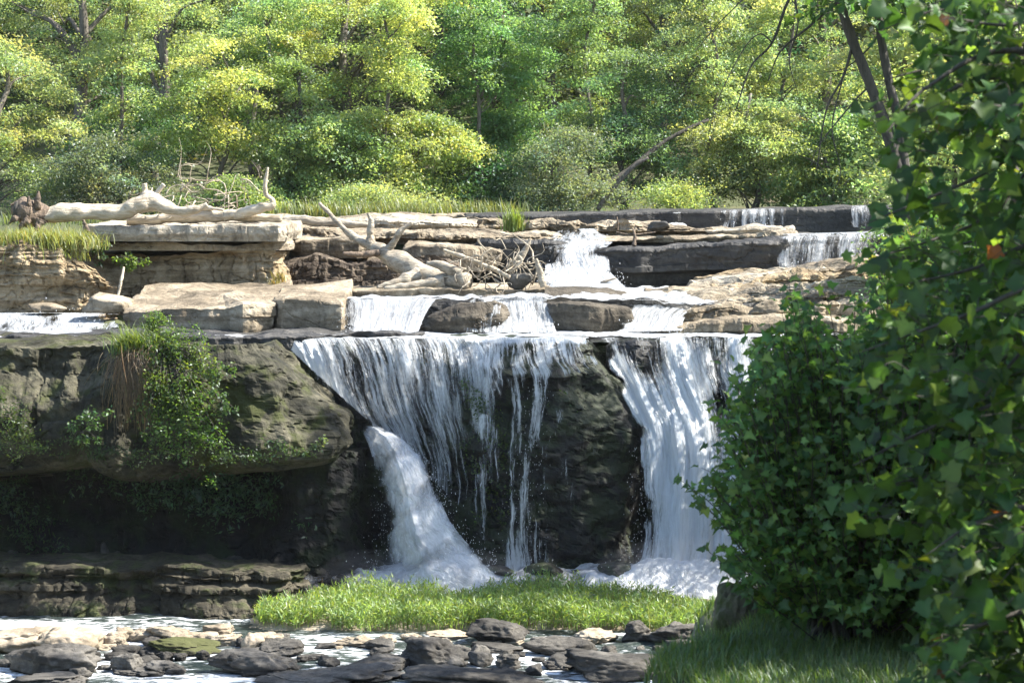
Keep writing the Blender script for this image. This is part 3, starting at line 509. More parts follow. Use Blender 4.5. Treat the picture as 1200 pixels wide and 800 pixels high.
# ------------------------------------------------------------------ river stones
ST = [ # px, foot, w, h, material, seed, label
 (22, 765, 116, 26, 'stone_pale', 301, 'tan boulder at the left edge behind the large dark one'),
 (82, 768, 96, 30, 'stone_pale', 302, 'big pale sunlit boulder right of the tan one at the left edge'),
 (132, 760, 44, 20, 'stone_pale', 303, 'pale round stone just right of the big pale boulder'),
 (118, 763, 34, 8, 'stone_pale', 304, 'flat tan stone at the foot of the round pale one'),
 (172, 752, 48, 16, 'stone_pale', 305, 'tan stone behind the left end of the mossy green block'),
 (197, 754, 66, 20, 'stone_pale', 306, 'long tan stone behind the mossy green block'),
 (212, 755, 60, 12, 'stone_pale', 307, 'pale flat stone lying on the back of the mossy green block'),
 (258, 748, 44, 17, 'stone_pale', 308, 'tan stone at the foot of the sunlit ledge end'),
 (262, 757, 44, 14, 'stone_pale', 309, 'rounded tan stone right of the mossy green block'),
 (293, 761, 34, 20, 'stone_pale', 310, 'pale wedge stone at the left corner of the reed bed'),
 (318, 758, 50, 14, 'stone_pale', 311, 'low tan stone against the left end of the reed bed'),
 (208, 769, 102, 20, 'stone_moss', 312, 'long flat mossy green block in the stream'),
 (190, 770, 56, 10, 'stone', 313, 'small grey stone in front of the mossy green block'),
 (56, 793, 124, 42, 'stone', 314, 'large dark boulder in the lower left corner'),
 (144, 789, 46, 24, 'stone', 315, 'pointed grey stone right of the large dark boulder'),
 (196, 790, 54, 14, 'stone', 316, 'low dark stone right of the pointed grey one'),
 (170, 792, 84, 8, 'stone', 317, 'very flat dark stone awash below the pointed grey one'),
 (238, 774, 26, 12, 'stone', 318, 'small dark pyramid stone below the mossy green block'),
 (176, 776, 26, 8, 'stone', 319, 'tiny dark stone cluster rock in front of the mossy block'),
 (296, 791, 126, 26, 'stone', 320, 'long dark humped boulder left of centre in the stream'),
 (322, 770, 70, 18, 'stone', 321, 'dark flat boulder just below the left end of the reeds'),
 (382, 760, 28, 7, 'stone', 322, 'small flat stone awash below the reeds'),
 (368, 773, 44, 6, 'stone', 323, 'thin dark stone awash left of centre'),
 (412, 756, 50, 9, 'stone_pale', 324, 'flat tan stone at the front of the reed bed'),
 (440, 760, 46, 9, 'stone', 325, 'flat brown stone at the front of the reed bed'),
 (482, 751, 28, 9, 'stone_pale', 326, 'small tan stone at the foot of the reeds by the blocky boulder'),
 (448, 763, 40, 12, 'stone', 327, 'grey stone behind the blocky boulder'),
 (504, 783, 88, 36, 'stone', 328, 'large blocky grey boulder in mid stream'),
 (524, 750, 60, 9, 'stone_pale', 329, 'pale flat stone behind the blocky boulder'),
 (446, 787, 116, 20, 'stone', 330, 'long sloping dark boulder against the blocky one'),
 (420, 800, 150, 17, 'stone', 331, 'broad dark rock at the bottom edge left of centre'),
 (590, 757, 94, 27, 'stone', 332, 'layered grey boulder against the middle of the reed bed'),
 (584, 764, 70, 8, 'stone', 333, 'flat grey stone in front of the layered boulder'),
 (562, 781, 34, 17, 'stone', 334, 'small dark rounded stone right of the blocky boulder'),
 (598, 784, 42, 19, 'stone', 335, 'small pointed dark stone below the layered boulder'),
 (650, 768, 102, 20, 'stone', 336, 'long smooth dark boulder below the right part of the reeds'),
 (694, 754, 62, 16, 'stone_pale', 337, 'pale tan slab at the right foot of the reeds'),
 (710, 740, 32, 13, 'stone_pale', 338, 'small pale peaked stone at the right foot of the reeds'),
 (748, 753, 46, 27, 'stone', 339, 'upright round grey boulder right of the pale slab'),
 (792, 756, 82, 26, 'stone', 340, 'broad grey boulder beside the bank at right'),
 (796, 764, 40, 15, 'stone', 341, 'small layered stone in front of the broad grey boulder'),
 (726, 798, 148, 30, 'stone', 342, 'wide flat tilted rock at the bottom right of the stream'),
 (672, 783, 66, 17, 'stone', 343, 'dark rough rock beside the wide tilted one'),
 (655, 786, 40, 11, 'stone', 344, 'low dark stone awash left of the rough rock'),
 (560, 806, 180, 20, 'stone', 345, 'broad grey rock at the bottom edge near the centre'),
 (60, 806, 110, 14, 'stone', 346, 'dark rock at the bottom edge in the left corner'),
 (712, 763, 10, 6, 'stone', 347, 'tiny dark stone in the bright water below the pale slab'),
 (802, 770, 44, 8, 'stone', 348, 'thin dark stone awash under the bank at right'),
 (350, 806, 120, 12, 'stone', 349, 'low dark rock at the bottom edge below the humped boulder'),
]
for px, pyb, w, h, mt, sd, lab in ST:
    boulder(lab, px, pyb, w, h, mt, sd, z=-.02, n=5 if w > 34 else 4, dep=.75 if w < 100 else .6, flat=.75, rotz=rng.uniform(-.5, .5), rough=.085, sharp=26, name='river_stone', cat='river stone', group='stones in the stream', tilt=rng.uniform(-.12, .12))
# gravel bar under the reeds
bx = axis([(-7.2, 6.5, .12)]); by = axis([(48.6, 53.6, .12)])
BX, BY = np.meshgrid(bx, by); ex = np.minimum(ss(-6.9, -5.2, BX), 1 - ss(4.6, 6.3, BX)); ey = np.minimum(ss(48.7, 50, BY), 1 - ss(52.6, 53.5, BY))
BZ = -.3 + .5 * ex * ey + .05 * fbm(np.stack([BX, BY, 0 * BX], -1) * 2.5, 4, 5)
tag(mesh('gravel_bar', np.stack([BX, BY, BZ], -1).reshape(-1, 3), grid_faces(len(bx), len(by)), M['stone_pale']), 'low stony bar under the bed of reeds', 'gravel bar', kind='structure')
# stones and soil at the edge of the near bank
for k, (px, pyb, w, h, Y, lab) in enumerate([(858, 768, 62, 88, 23.4, 'tall lichened rock at the corner of the near bank under the shrub'), (905, 748, 90, 66, 24.2, 'brown earthy rock behind the tall one under the shrub'), (842, 790, 40, 40, 22.8, 'small rock at the foot of the tall lichened one'), (990, 742, 120, 50, 24.5, 'dark rock in the shade behind the bank grass')]):
    boulder(lab, px, pyb, w, h, 'soil', 400 + k, Y=Y, n=5, rough=.08, name='bank_rock', cat='rock', sink=.1)

CB = []
while len(CB) < 88:
    px, pyb = rng.uniform(0, 820), rng.uniform(752, 800)
    if rng.random() < .45: px, pyb = rng.uniform(60, 330), rng.uniform(748, 775)
    if all(abs(px - a) > 12 or abs(pyb - b) > 4 for a, b in CB): CB.append((px, pyb))
for k, (px, pyb) in enumerate(CB):
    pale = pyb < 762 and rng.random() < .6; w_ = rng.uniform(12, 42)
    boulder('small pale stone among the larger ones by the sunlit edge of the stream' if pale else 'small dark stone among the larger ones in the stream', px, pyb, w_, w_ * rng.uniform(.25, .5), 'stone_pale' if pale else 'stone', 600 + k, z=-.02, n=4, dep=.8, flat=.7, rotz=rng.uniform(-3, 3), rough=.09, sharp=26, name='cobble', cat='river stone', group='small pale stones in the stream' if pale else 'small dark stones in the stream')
# ------------------------------------------------------------------ water
def gauss_line(px, py, pts):
    "max over polyline points (px,py,sigma,weight) of a soft tube, evaluated at px,py"
    pts = np.asarray(pts, float); L = smoothline(pts, max(40, len(pts) * 12)); r = np.zeros_like(px)
    for a, b, s, w_ in L: r = np.maximum(r, w_ * np.exp(-(((px - a) / s) ** 2 + ((py - b) / max(s, 9)) ** 2) * .8))
    return r
def sheet(name, rows, dens, mat, label=None, cat='waterfall', parent=None, step=.045, layers=2, gap=.06, bump=.06, seed=0, smooth_rows=True, group=None, flat=False, kind=None):
    "rows: polylines of (px,py,Y) from the upstream edge down; dens(px,py,u,v) -> 0..1 coverage"
    R3 = [P(*np.array(r, float).T) for r in rows]
    wid = max(np.linalg.norm(np.diff(r, axis=0), axis=1).sum() for r in R3); nu = max(4, int(wid / step) + 1)
    Q = np.stack([resample(r, n=nu) for r in R3])                   # rows, nu, 3
    ln = np.linalg.norm(np.diff(Q.mean(1), axis=0), axis=1).sum(); nv = max(4, int(ln / step) + 1)
    S = np.stack([smoothline(Q[:, i], nv) if smooth_rows else resample(Q[:, i], n=nv) for i in range(nu)], 1)   # nv,nu,3
    uc = np.r_[0, np.cumsum(np.linalg.norm(np.diff(S[0], axis=0), axis=1))]; u0 = np.broadcast_to(uc[None], (nv, nu))
    v0 = np.vstack([np.zeros(nu), np.cumsum(np.linalg.norm(np.diff(S, axis=0), axis=2), 0)])
    mb = []; UV = []; DD = []; FF = []
    for l in range(layers):
        X = S.copy(); rid = fbm(np.stack([u0 * 3.5, v0 * .5, u0 * 0 + l * 9.1], -1), 4, seed + l)
        if flat: X[..., 2] += bump * rid + l * gap
        else: X[..., 1] -= bump * rid * np.minimum(1, v0 / .3) + l * gap * np.minimum(1, v0 / .4)
        X += (.004 * rng.normal(size=X.shape)) * np.minimum(1, v0 / .5)[..., None]
        px, py = proj(X); d = dens(px, py, u0 / max(uc[-1], 1e-6), v0 / (v0[-1] + 1e-6)) * (1 - .12 * l)
        if flat: e = np.minimum(np.minimum(u0, uc[-1] - u0), np.minimum(v0, 9)) + .5 * fbm(np.stack([v0 * .9, u0 * .9, u0 * 0], -1), 3, seed + 9); d = d - .7 * (1 - ss(-.1, .5, e)) * (uc[-1] < 15)
        if not flat: e = np.minimum(u0, uc[-1] - u0) + .30 * fbm(np.stack([v0 * 2.2, u0 * .4, u0 * 0 + l * 5.], -1), 3, seed + 9); d = d - .6 * (1 - ss(-.05, .30, e))
        mb.append(X.reshape(-1, 3)); UV.append(np.stack([u0 + l * 17.3 + seed * 3.7, v0 + l * 5.1], -1).reshape(-1, 2)); DD.append(d.ravel()); FF.append(grid_faces(nu, nv) + l * nu * nv)
    o = mesh(name, np.vstack(mb), np.vstack(FF), M[mat], parent, uv=np.vstack(UV), dens=np.concatenate(DD))
    if label: tag(o, label, cat, group, kind)
    return o
_oct = (np.array([[1, 0, 0], [-1, 0, 0], [0, 1, 0], [0, -1, 0], [0, 0, 1], [0, 0, -1.]]), np.array([[0, 2, 4], [2, 1, 4], [1, 3, 4], [3, 0, 4], [2, 0, 5], [1, 2, 5], [3, 1, 5], [0, 3, 5]]))
def drops(name, pts, size, parent, stretch=2.5):
    "spray: small separate drops, stretched along their fall"
    pts = pts[rng.random(len(pts)) < .5]; pts = pts + rng.normal(size=pts.shape) * .10; n = len(pts); r = .45 * size * rng.uniform(.35, 1.2, n)[:, None, None]
    V = pts[:, None] + _oct[0][None] * r * np.array([1, 1, stretch]); F = _oct[1][None] + (np.arange(n) * 6)[:, None, None]
    o = mesh(name, V.reshape(-1, 3), F.reshape(-1, 3), M['drop'], parent); tag(o, kind='stuff'); return o
m, nt, nodes, L = newmat('spray_drop'); d = nodes.new('ShaderNodeBsdfDiffuse'); d.inputs[0].default_value = (.9, .93, .96, 1); t = nodes.new('ShaderNodeBsdfTranslucent'); t.inputs[0].default_value = (.9, .93, .96, 1)
mx = nodes.new('ShaderNodeMixShader'); mx.inputs[0].default_value = .4; L.new(d.outputs[0], mx.inputs[1]); L.new(t.outputs[0], mx.inputs[2]); o = nodes.new('ShaderNodeOutputMaterial'); L.new(mx.outputs[0], o.inputs[0]); M['drop'] = m
def scatter_px(pts, n):
    "n points round a polyline of (px,py,Y,spread px)"
    Lp = resample(np.c_[np.array(pts, float)], n=200) if len(pts) > 1 else np.array(pts, float); i = rng.integers(0, len(Lp), n); q = Lp[i]
    return P(q[:, 0] + q[:, 3] * rng.normal(size=n), q[:, 1] + q[:, 3] * rng.normal(size=n) * .7, q[:, 2] + .25 * rng.normal(size=n))

# --- lower stream
x = axis([(-40, -14, 1.), (-14, 12, .12), (12, 40, 1.)]); y = axis([(20, 42, .6), (42, 55.5, .12)])
X, Y = np.meshgrid(x, y); Z = .018 * fbm(np.stack([X * 1.1, Y * 2.2, 0 * X], -1), 4, 77)
px, py = proj(np.stack([X, Y, Z], -1))
dn = .335 + .25 * fbm(np.stack([X * .35, Y * .9, 0 * X], -1), 3, 5) + .5 * ss(52.4, 53.5, Y)  # white coverage: foam by the falls, elsewhere in place of reflected sky
tag(mesh('stream_water', np.stack([X, Y, Z], -1).reshape(-1, 3), grid_faces(len(x), len(y)), M['pool'], dens=dn.ravel(), origin=np.zeros(3)), 'bright rippled water of the stream below the falls', 'water', kind='structure')

# --- the brink sheet above the falls
sheet('shelf_water', [[(-90, 383, 60), (150, 389, 58.6), (330, 389, 58.2), (420, 385, 58.6), (640, 385, 58.6), (900, 386, 58.6), (1080, 386, 58.6)], [(-90, 390, 57.0), (200, 391.5, 56.8), (420, 391, 57), (640, 391, 57), (1080, 390, 57.3)], [(-90, 394.5, 55.9), (200, 394, 55.6), (330, 396, 55.55), (520, 396, 55.2), (600, 395.5, 54.75), (680, 394.5, 54.85), (705, 394.5, 55.9), (850, 394.5, 55.9), (1080, 392, 55.8)]],
      lambda px, py, u, v: .82 + .2 * fbm(np.stack([u * 14, v * 3, 0 * u], -1), 3, 4) - .5 * ss(0, .5, 1 - v) * ss(200, 260, px) * (1 - ss(430, 470, px)), 'shelf', 'thin bright water sliding over the brink of the lower falls', 'water', layers=1, bump=.03, flat=True, step=.07, kind='structure', smooth_rows=False)
sheet('shelf_water', [[(440, 337, 66), (560, 335, 66), (650, 334, 66.2), (740, 336.5, 66), (860, 338, 65.8)], [(400, 345, 61.5), (560, 345, 61), (640, 342, 61.5), (740, 343, 61.5), (830, 348, 61)], [(398, 350.5, 59.0), (500, 350, 58.6), (640, 348, 58.4), (740, 352, 58.5), (850, 357, 58.8)]],
      lambda px, py, u, v: .8 + .25 * fbm(np.stack([u * 12, v * 4, 0 * u], -1), 3, 6) - .35 * ss(.75, 1, 1 - u) * ss(0, .4, 1 - v), 'shelf', 'white water crossing the shelf above the middle cascades', 'water', layers=1, bump=.06, flat=True, step=.07, kind='structure', smooth_rows=False)
# --- upper falls
def upper(name, label, x0, x1, rows, dens, seed, layers=2, mat='cascade', group=None, bump=.06, foam=None):
    t = empty(name, P((x0 + x1) / 2, rows[-1][0][1], rows[-1][0][2]), label, 'waterfall', group)
    sheet('water_curtain', rows, dens, mat, parent=t, layers=layers, seed=seed, bump=bump, step=.04)
    if foam: drops('spray', scatter_px(foam[0], foam[1]), foam[2] if len(foam) > 2 else .014, t)
    return t
upper('waterfall', 'stepped white fall in the middle of the upper ledges', 625, 740,
      [[(655, 268, 69.4), (705, 268, 69.4)], [(640, 280, 67.8), (722, 280, 67.8)], [(636, 290, 66.5), (715, 290, 66.1)], [(634, 302, 66.0), (716, 302, 65.7)], [(636, 315, 65.7), (718, 314, 65.4)], [(632, 325, 65.0), (722, 322, 64.9)], [(622, 338, 64.0), (738, 337, 64.1)]],
      lambda px, py, u, v: .50 + .12 * ss(.25, .4, v) + .25 * ss(0, .3, .3 - v) * np.cos(u * 9) + .35 * ss(.66, .76, v) - .5 * (np.abs(u - .5) > .46) - .22 * np.exp(-((u - .16) / .12) ** 2) * (v < .66), 61, foam=([(636, 316, 65.3, 5), (716, 318, 65.3, 6), (735, 334, 64.2, 6)], 260, .02))
upper('waterfall', 'broad even curtain of water at the upper right', 912, 1030,
      [[(918, 274, 67.4), (1040, 271, 67.4)], [(914, 278, 66.0), (1040, 275, 66.0)], [(912, 288, 65.75), (1036, 286, 65.7)], [(911, 304, 65.6), (1034, 300, 65.5)], [(910, 322, 65.4), (1034, 314, 65.4)]],
      lambda px, py, u, v: .52 + .1 * np.sin(u * 21) - .1 * v + .3 * (v < .08), 62, foam=([(914, 316, 65.2, 5), (1010, 310, 65.2, 5)], 160, .02))
upper('waterfall', 'row of thin trickles down the dark top ledge', 840, 925,
      [[(838, 246, 73.2), (925, 244, 73)], [(838, 249, 72.5), (925, 247, 72.4)], [(836, 268, 72.3), (925, 267, 72.3)]],
      lambda px, py, u, v: .30 + .4 * np.exp(-((px - 882) / 26) ** 2) * .6 + .12 * np.sin(px * .55), 63, layers=1, foam=([(850, 266, 72.1, 3), (905, 264, 72.1, 3)], 120, .02))
upper('waterfall', 'single narrow trickle on the top ledge with a puff of foam', 770, 805,
      [[(788, 248, 73.2), (798, 248, 73)], [(788, 251, 72.5), (798, 251, 72.4)], [(788, 260, 72.2), (798, 260, 72.2)], [(776, 264, 71.3), (804, 263, 71.3)], [(772, 270, 70.6), (806, 270, 70.6)]],
      lambda px, py, u, v: .62 + .4 * ss(.35, .6, v), 64, layers=2)
upper('waterfall', 'tiny pair of trickles at the left end of the dark top ledge', 568, 586, [[(566, 252, 73.9), (588, 252, 73.7)], [(566, 254, 73.2), (588, 254, 73.2)], [(564, 266, 73.0), (590, 266, 73)]], lambda px, py, u, v: .30 + .3 * np.cos(u * 12.5), 65, layers=1)
upper('waterfall', 'narrow trickle beside the far right end of the top ledge', 1000, 1016, [[(998, 241, 73.2), (1020, 241, 73)], [(998, 244, 72.3), (1020, 244, 72.3)], [(996, 266, 72.1), (1022, 266, 72.1)]], lambda px, py, u, v: .45 + 0 * u, 66, layers=1)
# --- middle cascades
upper('cascade', 'wide white cascade left of the dark wedge rock', 400, 520,
      [[(399, 349, 59.6), (520, 346, 59.6)], [(400, 353, 58.8), (515, 349, 58.5)], [(402, 366, 58.3), (506, 360, 58.1)], [(404, 378, 57.9), (498, 374, 57.7)], [(404, 389, 57.3), (492, 391, 57)]],
      lambda px, py, u, v: .66 - .3 * np.exp(-((u - .06) / .07) ** 2) + .2 * ss(.6, 1, v) - .6 * (u > .985), 67, mat='cascade', layers=2, foam=([(404, 370, 57.8, 5), (410, 388, 57, 5), (490, 390, 56.9, 6)], 300, .018))
upper('cascade', 'white cascade between the wedge rock and the dark square rock', 565, 648,
      [[(560, 347, 59.4), (650, 343, 59.4)], [(562, 353, 58.6), (646, 350, 58.5)], [(566, 364, 58.2), (646, 362, 58.1)], [(570, 376, 57.8), (648, 376, 57.8)], [(566, 389, 57.2), (652, 389, 57.2)]],
      lambda px, py, u, v: .60 - .3 * np.exp(-((u - .12) / .10) ** 2) + .25 * ss(.7, 1, v), 68, mat='cascade', foam=([(575, 385, 57.2, 7), (640, 386, 57.2, 7)], 250, .018))
upper('cascade', 'thin film of water over the right end of the dark wedge rock', 540, 590, [[(548, 350, 58.6), (592, 348, 58.6)], [(545, 356, 57.7), (588, 355, 57.7)], [(542, 370, 57.35), (586, 370, 57.35)], [(540, 389, 57.2), (586, 389, 57.2)]], lambda px, py, u, v: .34 + .2 * u, 69, mat='film', layers=1)
upper('cascade', 'slanting white cascade right of the dark square rock', 720, 830,
      [[(740, 350, 59.6), (842, 352, 59.8)], [(738, 356, 58.8), (826, 358, 59)], [(734, 366, 58.3), (806, 368, 58.3)], [(728, 378, 57.9), (800, 378, 57.8)], [(716, 389, 57.3), (800, 387, 57.3)]],
      lambda px, py, u, v: .60 + .25 * ss(.6, 1, v) - .2 * np.exp(-((u - .8) / .2) ** 2) * (1 - v), 70, mat='cascade', foam=([(730, 386, 57.2, 6), (800, 384, 57.2, 6)], 220, .018))
upper('cascade', 'white rapids pouring in at the left edge above the mossy cliff', -60, 146,
      [[(-80, 364, 61.5), (0, 365, 61.4), (110, 367, 61), (140, 367, 60.5)], [(-80, 370, 60.2), (100, 368, 60), (146, 370, 59.6)], [(-80, 378, 58.8), (80, 380, 58.6), (148, 376, 58.9)], [(-80, 387, 57.6), (80, 388, 57.4), (140, 389, 57.6)], [(-80, 393, 56.6), (160, 392.5, 56.6)]],
      lambda px, py, u, v: .70 + .3 * fbm(np.stack([u * 10, v * 3, 0 * u], -1), 3, 8) - .25 * ss(.8, 1, u) * (1 - ss(.5, .9, v)), 71, mat='cascade', layers=1, bump=.12, foam=([(30, 376, 58.5, 14), (120, 385, 57.6, 8)], 300, .02))
# --- the lower falls
t = empty('waterfall', P(440, 690, 53.5), 'curtain of water streaming down the dark wall left of the buttress', 'waterfall')
def d1(px, py, u, v):
    a = .39 - .22 * ss(420, 640, py) * ss(470, 540, px) - .18 * ss(400, 440, px) * 0
    a = a + .40 * gauss_line(px, py, [(338, 400, 14, 1), (362, 420, 20, 1), (392, 452, 14, .8), (420, 480, 9, .5)])
    a = a + .16 * np.exp(-((px - 566) / 10) ** 2) + .14 * np.exp(-((px - 520) / 14) ** 2) * (1 - ss(560, 640, py)) + .10 * np.exp(-((px - 470) / 20) ** 2)
    a = a - .32 * ss(570, 600, px) * ss(440, 480, py) - .1 * ss(600, 640, px)
    a = np.where(px < 330 + (py - 400) * 1.08, a - .5, a)
    return np.clip(a - .10 * ss(520, 640, py), .0, 1)
sheet('water_curtain', [[(318, 395, 55.8), (420, 396, 55.6), (520, 396, 55.3), (600, 396, 54.75)], [(322, 399, 55.35), (420, 399, 55.2), (520, 399, 54.9), (600, 399, 54.3)], [(330, 420, 55.15), (424, 420, 55.0), (520, 425, 54.4), (612, 430, 53.8)], [(352, 470, 55.1), (430, 470, 54.85), (530, 475, 54.2), (612, 480, 53.7)], [(400, 540, 55.1), (450, 540, 54.8), (540, 540, 54.15), (612, 540, 53.65)], [(404, 610, 55.1), (470, 610, 54.7), (545, 610, 54.1), (612, 610, 53.6)], [(404, 684, 55.0), (480, 684, 54.5), (550, 684, 54.0), (612, 684, 53.5)]], d1, 'fall', parent=t, layers=2, seed=81, gap=.09, bump=.07)
t2 = empty('waterfall', P(500, 690, 53), 'thick white jet shooting from a notch and fanning down to the right', 'waterfall')
def d2(px, py, u, v): return .92 - .45 * (1 - ss(0, .07, v)) + .12 * ss(.3, .6, v) - .55 * ss(.0, .35, .35 - u + .15 * v) * ss(.1, .5, v) - .45 * ss(.86, 1., u) - .35 * (1 - ss(0, .35, u)) * ss(.2, .5, v) + .15 * ss(.85, 1, v)
for nm, off, sd in (('water_jet', 0, 82),):
    sheet(nm, [[(424, 499, 55.0), (430, 498, 54.7), (434, 497, 54.9)], [(427, 508, 54.7), (441, 502, 54.3), (452, 501, 54.6)], [(436, 530, 54.3), (458, 518, 53.9), (478, 517, 54.2)], [(443, 570, 54.0), (474, 560, 53.5), (504, 552, 53.8)], [(446, 615, 53.7), (486, 610, 53.2), (524, 604, 53.5)], [(444, 655, 53.5), (496, 652, 53.0), (556, 645, 53.3)], [(436, 692, 53.2), (504, 694, 52.75), (598, 674, 53.0)]], d2, 'jet', parent=t2, layers=3, seed=sd, gap=.13, bump=.13)
drops('spray', np.vstack([scatter_px([(445, 520, 54.2, 6), (450, 600, 53.7, 9), (450, 680, 53.2, 14)], 500), scatter_px([(470, 512, 54.2, 4), (510, 560, 53.8, 6), (530, 620, 53.4, 9), (590, 675, 53, 14)], 900), scatter_px([(420, 675, 53, 22), (540, 670, 52.9, 22), (620, 672, 52.9, 16)], 900)]), .016, t2)
t3 = empty('waterfall', P(620, 680, 53.5), 'thin broken trickles veiling the face of the mossy buttress', 'waterfall')
def d3(px, py, u, v):
    a = .23 + .05 * np.sin(px * .21) + .20 * (1 - ss(420, 442, py)) + .34 * gauss_line(px, py, [(640, 410, 9, .9), (634, 440, 8, 1), (626, 500, 6, 1), (618, 560, 6, .95), (614, 610, 8, .9), (612, 650, 12, .8), (612, 680, 16, .7)])
    a = a + .22 * gauss_line(px, py, [(606, 430, 6, 1), (602, 480, 5, 1), (599, 560, 5, .8), (600, 660, 7, .6)]) + .25 * gauss_line(px, py, [(563, 420, 8, 1), (562, 520, 7, 1), (560, 660, 7, .7)]) + .2 * gauss_line(px, py, [(585, 400, 8, 1), (582, 450, 6, .9), (580, 560, 5, .6)])
    a = a + .30 * (1 - ss(398, 404, py)) + .16 * np.exp(-((py - 436) / 5) ** 2) * (px > 600) * (px < 690) + .18 * gauss_line(px, py, [(684, 402, 7, 1), (690, 412, 6, .9)])
    return np.clip(a - .10 * ss(640, 680, px) * ss(432, 440, py), 0, 1)
sheet('water_veil', [[(545, 396, 55.0), (600, 395.5, 54.75), (660, 395, 54.75), (690, 395, 55.1)], [(545, 400, 54.45), (600, 400, 54.25), (660, 400, 54.2), (690, 400, 54.5)], [(545, 424, 54.05), (600, 424, 53.85), (660, 424, 53.8), (700, 424, 54)], [(545, 440, 53.9), (600, 440, 53.7), (660, 440, 53.68), (712, 440, 53.9)], [(550, 480, 53.8), (600, 480, 53.62), (660, 480, 53.6), (712, 480, 53.8)], [(550, 560, 53.75), (600, 560, 53.58), (660, 560, 53.55), (700, 560, 53.7)], [(550, 684, 53.7), (600, 684, 53.55), (660, 684, 53.5), (700, 684, 53.6)]], d3, 'film', parent=t3, layers=1, seed=83, bump=.04)
drops('spray', scatter_px([(634, 445, 53.5, 7), (618, 560, 53.4, 8), (612, 660, 53.4, 14)], 700), .011, t3, 4)
t4 = empty('waterfall', P(800, 690, 53.5), 'broad foaming white fall at right, half hidden by the shrub', 'waterfall')
def d4(px, py, u, v):
    a = .29 + .68 * gauss_line(px, py, [(706, 398, 8, .8), (722, 430, 14, 1), (748, 470, 22, 1), (775, 520, 30, 1), (790, 580, 34, 1), (798, 640, 40, 1), (800, 690, 60, 1)])
    a = a + .50 * gauss_line(px, py, [(790, 398, 9, .9), (804, 430, 20, 1), (812, 480, 30, 1), (822, 560, 34, 1), (826, 650, 40, 1)]) + .42 * gauss_line(px, py, [(870, 398, 12, .7), (872, 440, 18, .8), (876, 520, 22, .9), (880, 600, 26, 1), (880, 680, 40, 1)])
    a = a - .26 * gauss_line(px, py, [(842, 470, 14, 1), (838, 520, 10, 1), (846, 600, 10, .8)]) - .12 * gauss_line(px, py, [(824, 440, 7, 1), (826, 480, 8, .8)]) - .32 * gauss_line(px, py, [(768, 600, 7, .9), (764, 640, 9, 1), (762, 670, 7, .6)])
    a = a + .35 * ss(650, 690, py) - .12 * gauss_line(px, py, [(745, 404, 18, 1), (752, 430, 18, 1)])
    return np.clip(a, 0, 1)
sheet('water_curtain', [[(702, 395, 56.3), (760, 395, 56.2), (850, 394, 56.1), (960, 393, 56)], [(704, 399, 55.75), (745, 399, 55.5), (790, 399, 55.7), (960, 397, 55.5)], [(712, 425, 55.4), (745, 425, 55.2), (785, 425, 55.4), (960, 425, 55.1)], [(728, 460, 54.9), (760, 460, 54.9), (800, 460, 55.0), (960, 460, 54.9)], [(748, 510, 54.5), (790, 510, 54.4), (850, 510, 54.6), (960, 510, 54.7)], [(752, 580, 54.1), (800, 580, 53.9), (850, 580, 54.2), (960, 580, 54.4)], [(750, 640, 53.7), (800, 640, 53.5), (860, 640, 53.8), (960, 640, 54)], [(735, 692, 53.1), (800, 694, 52.8), (870, 694, 53.1), (970, 694, 53.4)]], d4, 'fall', parent=t4, layers=2, seed=84, gap=.12, bump=.13)
drops('spray', np.vstack([scatter_px([(752, 520, 54.2, 5), (755, 620, 53.6, 8), (740, 680, 53, 14)], 500), scatter_px([(850, 480, 54.5, 14), (850, 600, 54, 14)], 300), scatter_px([(720, 680, 52.8, 18), (800, 672, 52.8, 22), (880, 668, 52.9, 20)], 1200)]), .016, t4)
# foam at the feet of the falls
x = axis([(-5.2, 9, .07)]); y = axis([(51.6, 54.4, .07)]); X, Y = np.meshgrid(x, y); q = np.stack([X, Y, 0 * X], -1)
hgt = .66 * ss(51.9, 53.0, Y) + .09 * fbm(q * 2.2, 4, 91) + .03 * fbm(q * 8, 3, 92)
hgt += .35 * np.exp(-((X + 1.9) / .8) ** 2 - ((Y - 53.2) / .5) ** 2) + .35 * np.exp(-((X - 3.9) / 1.3) ** 2 - ((Y - 53.2) / .6) ** 2)
dn = .36 + .7 * np.exp(-((X + 1.9) / 1.3) ** 2) + .75 * np.exp(-((X - 4.2) / 2.) ** 2) + .3 * fbm(q * [1.2, 2.5, 1], 3, 93) + .25 * np.exp(-((X + .2) / .8) ** 2)
sheetV = np.stack([X, Y, hgt], -1).reshape(-1, 3)
tag(mesh('foam', sheetV, grid_faces(len(x), len(y)), M['foam'], uv=np.stack([X, Y * 1.], -1).reshape(-1, 2), dens=np.clip(dn, 0, 1).ravel()), 'white foam boiling along the foot of the falls', 'foam', kind='stuff')
# ------------------------------------------------------------------ leaves, grass, trees
def unit(v): return v / (np.linalg.norm(v, axis=-1, keepdims=True) + 1e-9)
def frames(n, up=.7, droop=.3, r=rng):
    nn = unit(r.normal(size=(n, 3)) + [0, 0, 2.2 * up]); t = r.normal(size=(n, 3)); t[:, 2] -= droop * 1.5
    t = unit(t - nn * (t * nn).sum(1)[:, None]); return t, nn, np.cross(t, nn)
def leafcloud(mb, C, size, col, aspect=.5, up=.6, droop=.3, fr=None):
    "one bent four cornered blade per leaf"
    n = len(C); t, nn, s = fr or frames(n, up, droop); L = (size * rng.uniform(.6, 1.3, n))[:, None]
    w = L * aspect * .5
    V = np.stack([C, C + t * L * .45 + s * w + nn * L * .07, C + t * L - nn * L * .12, C + t * L * .45 - s * w + nn * L * .07], 1).reshape(-1, 3)
    F = np.arange(n * 4).reshape(-1, 4); mb.add(V, F, np.repeat(col, 4, 0))
LOBED = [(.18, -.12), (.46, -.06), (.44, .16), (.70, .42), (.46, .54), (.27, .80), (0, .98)]
